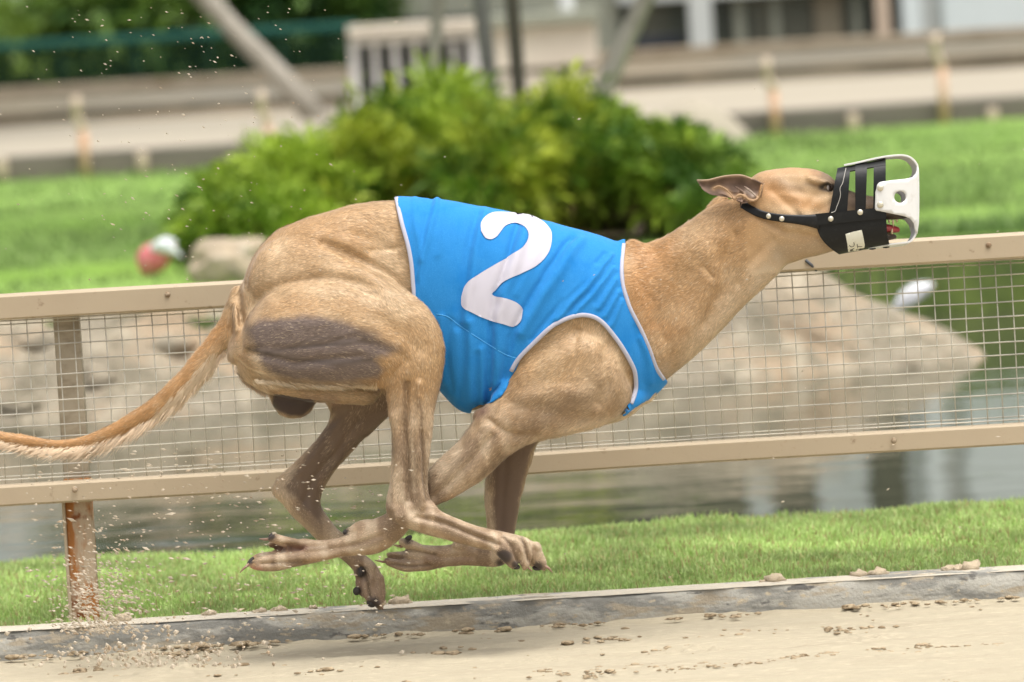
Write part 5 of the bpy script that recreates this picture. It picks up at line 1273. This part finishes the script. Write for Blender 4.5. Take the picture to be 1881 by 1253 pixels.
# ---- green mesh fence and hedge at the left
YF=float(Y2+2.2); xa=float(P(-160,100,YF)[0]); xb=float(P(655,100,YF)[0]); za=hw_; zb=float(P(300,60,YF)[2])
m_teal=mat('teal screen',(.020,.095,.072),.7,.2); m_gm=mat('green mesh',(.012,.045,.026),.7,.2); 
e=empty('mesh_fence',((xa+xb)/2,YF,za),'low dark green mesh fence with a teal top rail at the left','fence')
MB().box(((xa+xb)/2,YF,zb-.03),(xb-xa,.04,.06),bevel=.01).build('top_rail',m_teal,e)
for k in range(7):
    x=xa+(xb-xa)*k/6; MB().tube([(x,YF+.02,za-.1),(x,YF+.02,zb)],.016,8).build('post',m_gm,e)
w_=MB(); 
for k in range(70): x=xa+(xb-xa)*k/69; w_.box((x,YF,(za+zb)/2),(.007,.004,zb-za))
for k in range(8): z=za+(zb-za)*k/8; w_.box(((xa+xb)/2,YF+.006,z),(xb-xa,.004,.007))
w_.build('mesh',m_gm,e,smooth=False)
def hedge(px0,px1,ytop,Y,lab,pal,seed,n=9000,cat='hedge',name='hedge',dep=.9):
    A_=P(px0,ytop,Y); B_=P(px1,ytop,Y); H=max(.3,(A_[2]+B_[2])/2-za); e=empty(name,((A_[0]+B_[0])/2,Y,za),lab,cat)
    nn_=max(2,int((B_[0]-A_[0])/.55)); v_=[];f_=[];c_=[];b0=0
    for k in range(nn_):
        x=A_[0]+(B_[0]-A_[0])*(k+.5)/nn_
        for lv in range(max(1,int(H/.6))):
            C_=np.array([x+random.uniform(-.15,.15),Y+random.uniform(-.1,.2),za+(lv+.5)*H/max(1,int(H/.6))]); v,f,c=leafcloud(C_,np.array([.42,dep*.6,.46]),int(n/nn_/max(1,int(H/.6))),.11,pal,seed+k*7+lv,.35,dirup=.2,wr=.3); v_.append(v);f_.append(f+b0);c_.append(c);b0+=len(v)
    o=newmesh('foliage',np.concatenate(v_),np.concatenate(f_),m_leaf,e,smooth=False); pcol(o,np.concatenate(c_))
    for k in range(nn_): x=A_[0]+(B_[0]-A_[0])*(k+.5)/nn_; MB().tube([(x,Y,za-.05),(x+.03,Y,za+H*.6)],[.03,.015],6).build('stem',m_stem,e)
HP=((.022,.065,.014),(.10,.19,.030)); HP2=((.05,.11,.02),(.22,.32,.06))
hedge(330,700,-220,YF+.9,'dense dark hedge behind the green mesh fence, left of the white frame',HP,300,16000)
hedge(100,330,-60,YF+.8,'lighter hedge behind the mesh fence with a gap beside it',((.03,.08,.016),(.13,.22,.035)),330,7000)
hedge(-160,95,30,YF+.8,'low loose pale green shrubs behind the mesh fence at the left edge',HP2,360,5000)
# trees behind everything, seen between and in the pond
def bigtree(px,Y,zc,r,lab,seed,pal=HP):
    x=float(P(px,100,Y)[0]); e=empty('tree',(x,Y,hw_),lab,'tree','trees beyond the pond')
    MB().tube([(x,Y,hw_-.1),(x+.05,Y,zc*.5),(x,Y,zc)],[.14,.11,.05],10).build('trunk',m_bark3,e)
    v_=[];f_=[];c_=[];b0=0; rr_=np.random.default_rng(seed)
    for k in range(14):
        C_=np.array([x,Y,zc])+rr_.normal(0,.45,3)*np.array([r,r*.6,r*.8]); v,f,c=leafcloud(C_,np.array([.6,.6,.5])*r*.8,700,.22,pal,seed+k,.3,dirup=0,wr=.3); v_.append(v);f_.append(f+b0);c_.append(c);b0+=len(v)
    o=newmesh('crown',np.concatenate(v_),np.concatenate(f_),m_crown,e,smooth=False); pcol(o,np.concatenate(c_))
YB=YF+4.6
for i,(px,zc,r,lab) in enumerate(((360,2.8,1.3,'dark tree standing behind the hedge, left one'),(620,2.6,1.3,'dark tree behind the hedge near the white frame'),(900,3.0,1.3,'tree standing behind the middle of the pavilion'))):
    bigtree(px,YB+.9+.4*(i%2),zc,r,lab,500+i*20)
# ---- pavilion wall with posts behind the track
m_wall=mat('greenish wall',(.30,.31,.25),.9,.1,noise=[(1.2,(.24,.25,.20),.4,.7)]); m_dkw=mat('dark glass front',(.050,.058,.045),.35,.4,noise=[(1.6,(.12,.12,.09),.45,.65,(2,1,.4))]); m_pale=mat('pale blue white sheet',(.60,.66,.66),.7,.25,noise=[(1,(.54,.60,.60),.4,.7)]); m_post=mat('pale grey paint',(.50,.52,.50),.7,.2); m_beige=mat('beige board',(.66,.60,.50),.8,.15,noise=[(2,(.60,.53,.44),.4,.7)]); m_whtp=mat('white frame paint',(.70,.68,.66),.7,.2)  # the glass front is dark in its own colour
def X_(px,Y): return float(P(px,100,Y)[0])
def Z_(px,py,Y): return float(P(px,py,Y)[2])
Yv=YF+1.6
e=empty('pavilion',(X_(1000,Yv),Yv,hw_),'long low pavilion with a greenish wall, dark glass bays and pale posts','building')
def panel(nm,px0,px1,y0,y1,Y,th,m,parent,pm=None):
    x0=X_(px0,Y);x1=X_(px1,Y);pm=(px0+px1)/2 if pm is None else pm; z0=Z_(pm,y1,Y);z1=Z_(pm,y0,Y)
    return MB().box(((x0+x1)/2,Y+th/2,(z0+z1)/2),(x1-x0,th,z1-z0),bevel=.008).build(nm,m,parent,smooth=False)
panel('wall',670,1150,-330,150,Yv+.5,.25,m_wall,e); panel('skirting',670,1000,28,46,Yv+.46,.03,m_dkw,e)
panel('glass_front',1140,1672,-20,108,Yv+.5,.10,m_dkw,e); panel('fascia',1140,1672,-60,-8,Yv+.35,.3,m_post,e,1400)
for a,b_,c in ((1352,1372,m_wall),(1420,1436,m_wall),(1500,1550,m_bk2),(1570,1585,m_wall)): panel('mullion',a,b_,-20,108,Yv+.44,.05,c,e)
panel('plinth',1120,1672,106,150,Yv+.2,.3,m_bk2,e)
for a,b_,m_u in ((660,940,m_dkw),(940,1330,m_dkw),(1330,1375,m_pale),(1375,1458,m_dkw),(1458,1556,m_pale),(1556,1626,m_dkw),(1626,1672,m_pale)): panel('reflection_panel',a,b_,-900,-60,Yv+.5,.25,m_u,e,1400)  # unseen panels added to shape the pond's bright and dark reflections
panel('roof',650,1680,-960,-900,Yv-.1,2.2,m_post,e,1400)
tag(panel('post',1270,1312,-60,150,Yv-.6,.2,m_post,None),'broad pale grey post standing before the dark bays','post')
tag(panel('post',1614,1638,-60,134,Yv-.9,.12,m_cream,None),'slim peach post between the dark bays and the white shed','post')
tag(MB().tube([P(1042,175,Yv-1.2),P(1040,-60,Yv-1.2)],.05,10).build('post',m_post),'thin whitish pole in front of the beige counter','post')
e=empty('shed',(X_(1760,Yv),Yv,hw_),'pale bluish white shed at the right edge, upper corner','shed')
panel('wall',1736,2100,-900,85,Yv+.2,.8,m_pale,e,1800); panel('base',1732,2100,92,132,Yv+.12,.9,m_pale,e,1800); panel('trim',1734,2100,84,94,Yv+.16,.06,m_post,e,1800)  # shed carried up out of view to brighten its reflection in the pond
panel('column',1662,1697,-900,128,Yv,.25,m_pale,e); panel('door',1697,1736,-900,118,Yv+.3,.1,m_post,e); panel('roof',1650,2120,-960,-900,Yv-.2,1.4,m_post,e,1800)
e=empty('bench_seat',(X_(1205,Yv),Yv,hw_),'dark blue-black bench left of the broad grey post','bench')
panel('backrest',1150,1258,66,96,Yv-.35,.06,mat('dark vinyl',(.025,.03,.04),.5),e); panel('seat',1150,1258,96,110,Yv-.65,.32,mat('dark seat',(.03,.035,.045),.5),e)
for px in (1158,1250): panel('leg',px-4,px+4,108,140,Yv-.5,.06,m_dkw,e)
# white slatted frame and the beige counter
Yg=float(Y2-.5)
e=empty('slatted_frame',(X_(760,Yg),Yg,kz),'white slatted frame with a flat top beam beyond the planting','frame')
panel('top_beam',640,892,42,60,Yg-.1,.35,m_beige,e); panel('rail',646,886,62,77,Yg,.07,m_whtp,e)
for px,w_ in ((650,17),(726,13),(870,20),(799,12)): panel('frame_post',px-w_/2,px+w_/2,72,215,Yg+.005,.06,m_whtp,e)
for px in (689,763,834): panel('slat',px-6,px+6,78,215,Yg+.02,.03,m_whtp,e)
panel('backing',650,886,60,215,Yg+.30,.05,mat('dark inside',(.035,.04,.03),.9,.1),e)
e=empty('counter',(X_(1000,Yg),Yg,kz),'beige boarded counter with a darker slab on top, right of the dark trunk','counter')
panel('front_board',884,1098,46,124,Yg+.06,.4,m_beige,e); panel('slab',880,1104,24,46,Yg-.02,.55,m_wall,e); panel('lower_board',890,1096,134,215,Yg+.08,.36,m_beige,e); panel('shadow_strip',888,1097,124,134,Yg+.12,.3,m_bk2,e)  # dark strip between the boards stands for a shadow line

e=empty('house',(X_(60,YB+2.5),YB+2.5,hw_),'pale grey rendered house wall above the hedge in the upper left corner','building')
panel('wall',-500,215,-900,140,YB+2.5,.3,m_pale,e,0); panel('roof',-520,235,-960,-900,YB+2.1,1.6,m_post,e,0); panel('window',-180,-90,-700,-420,YB+2.46,.06,m_dkw,e,0)  # pale wall made tall beyond view, added height for the pond's bright reflection
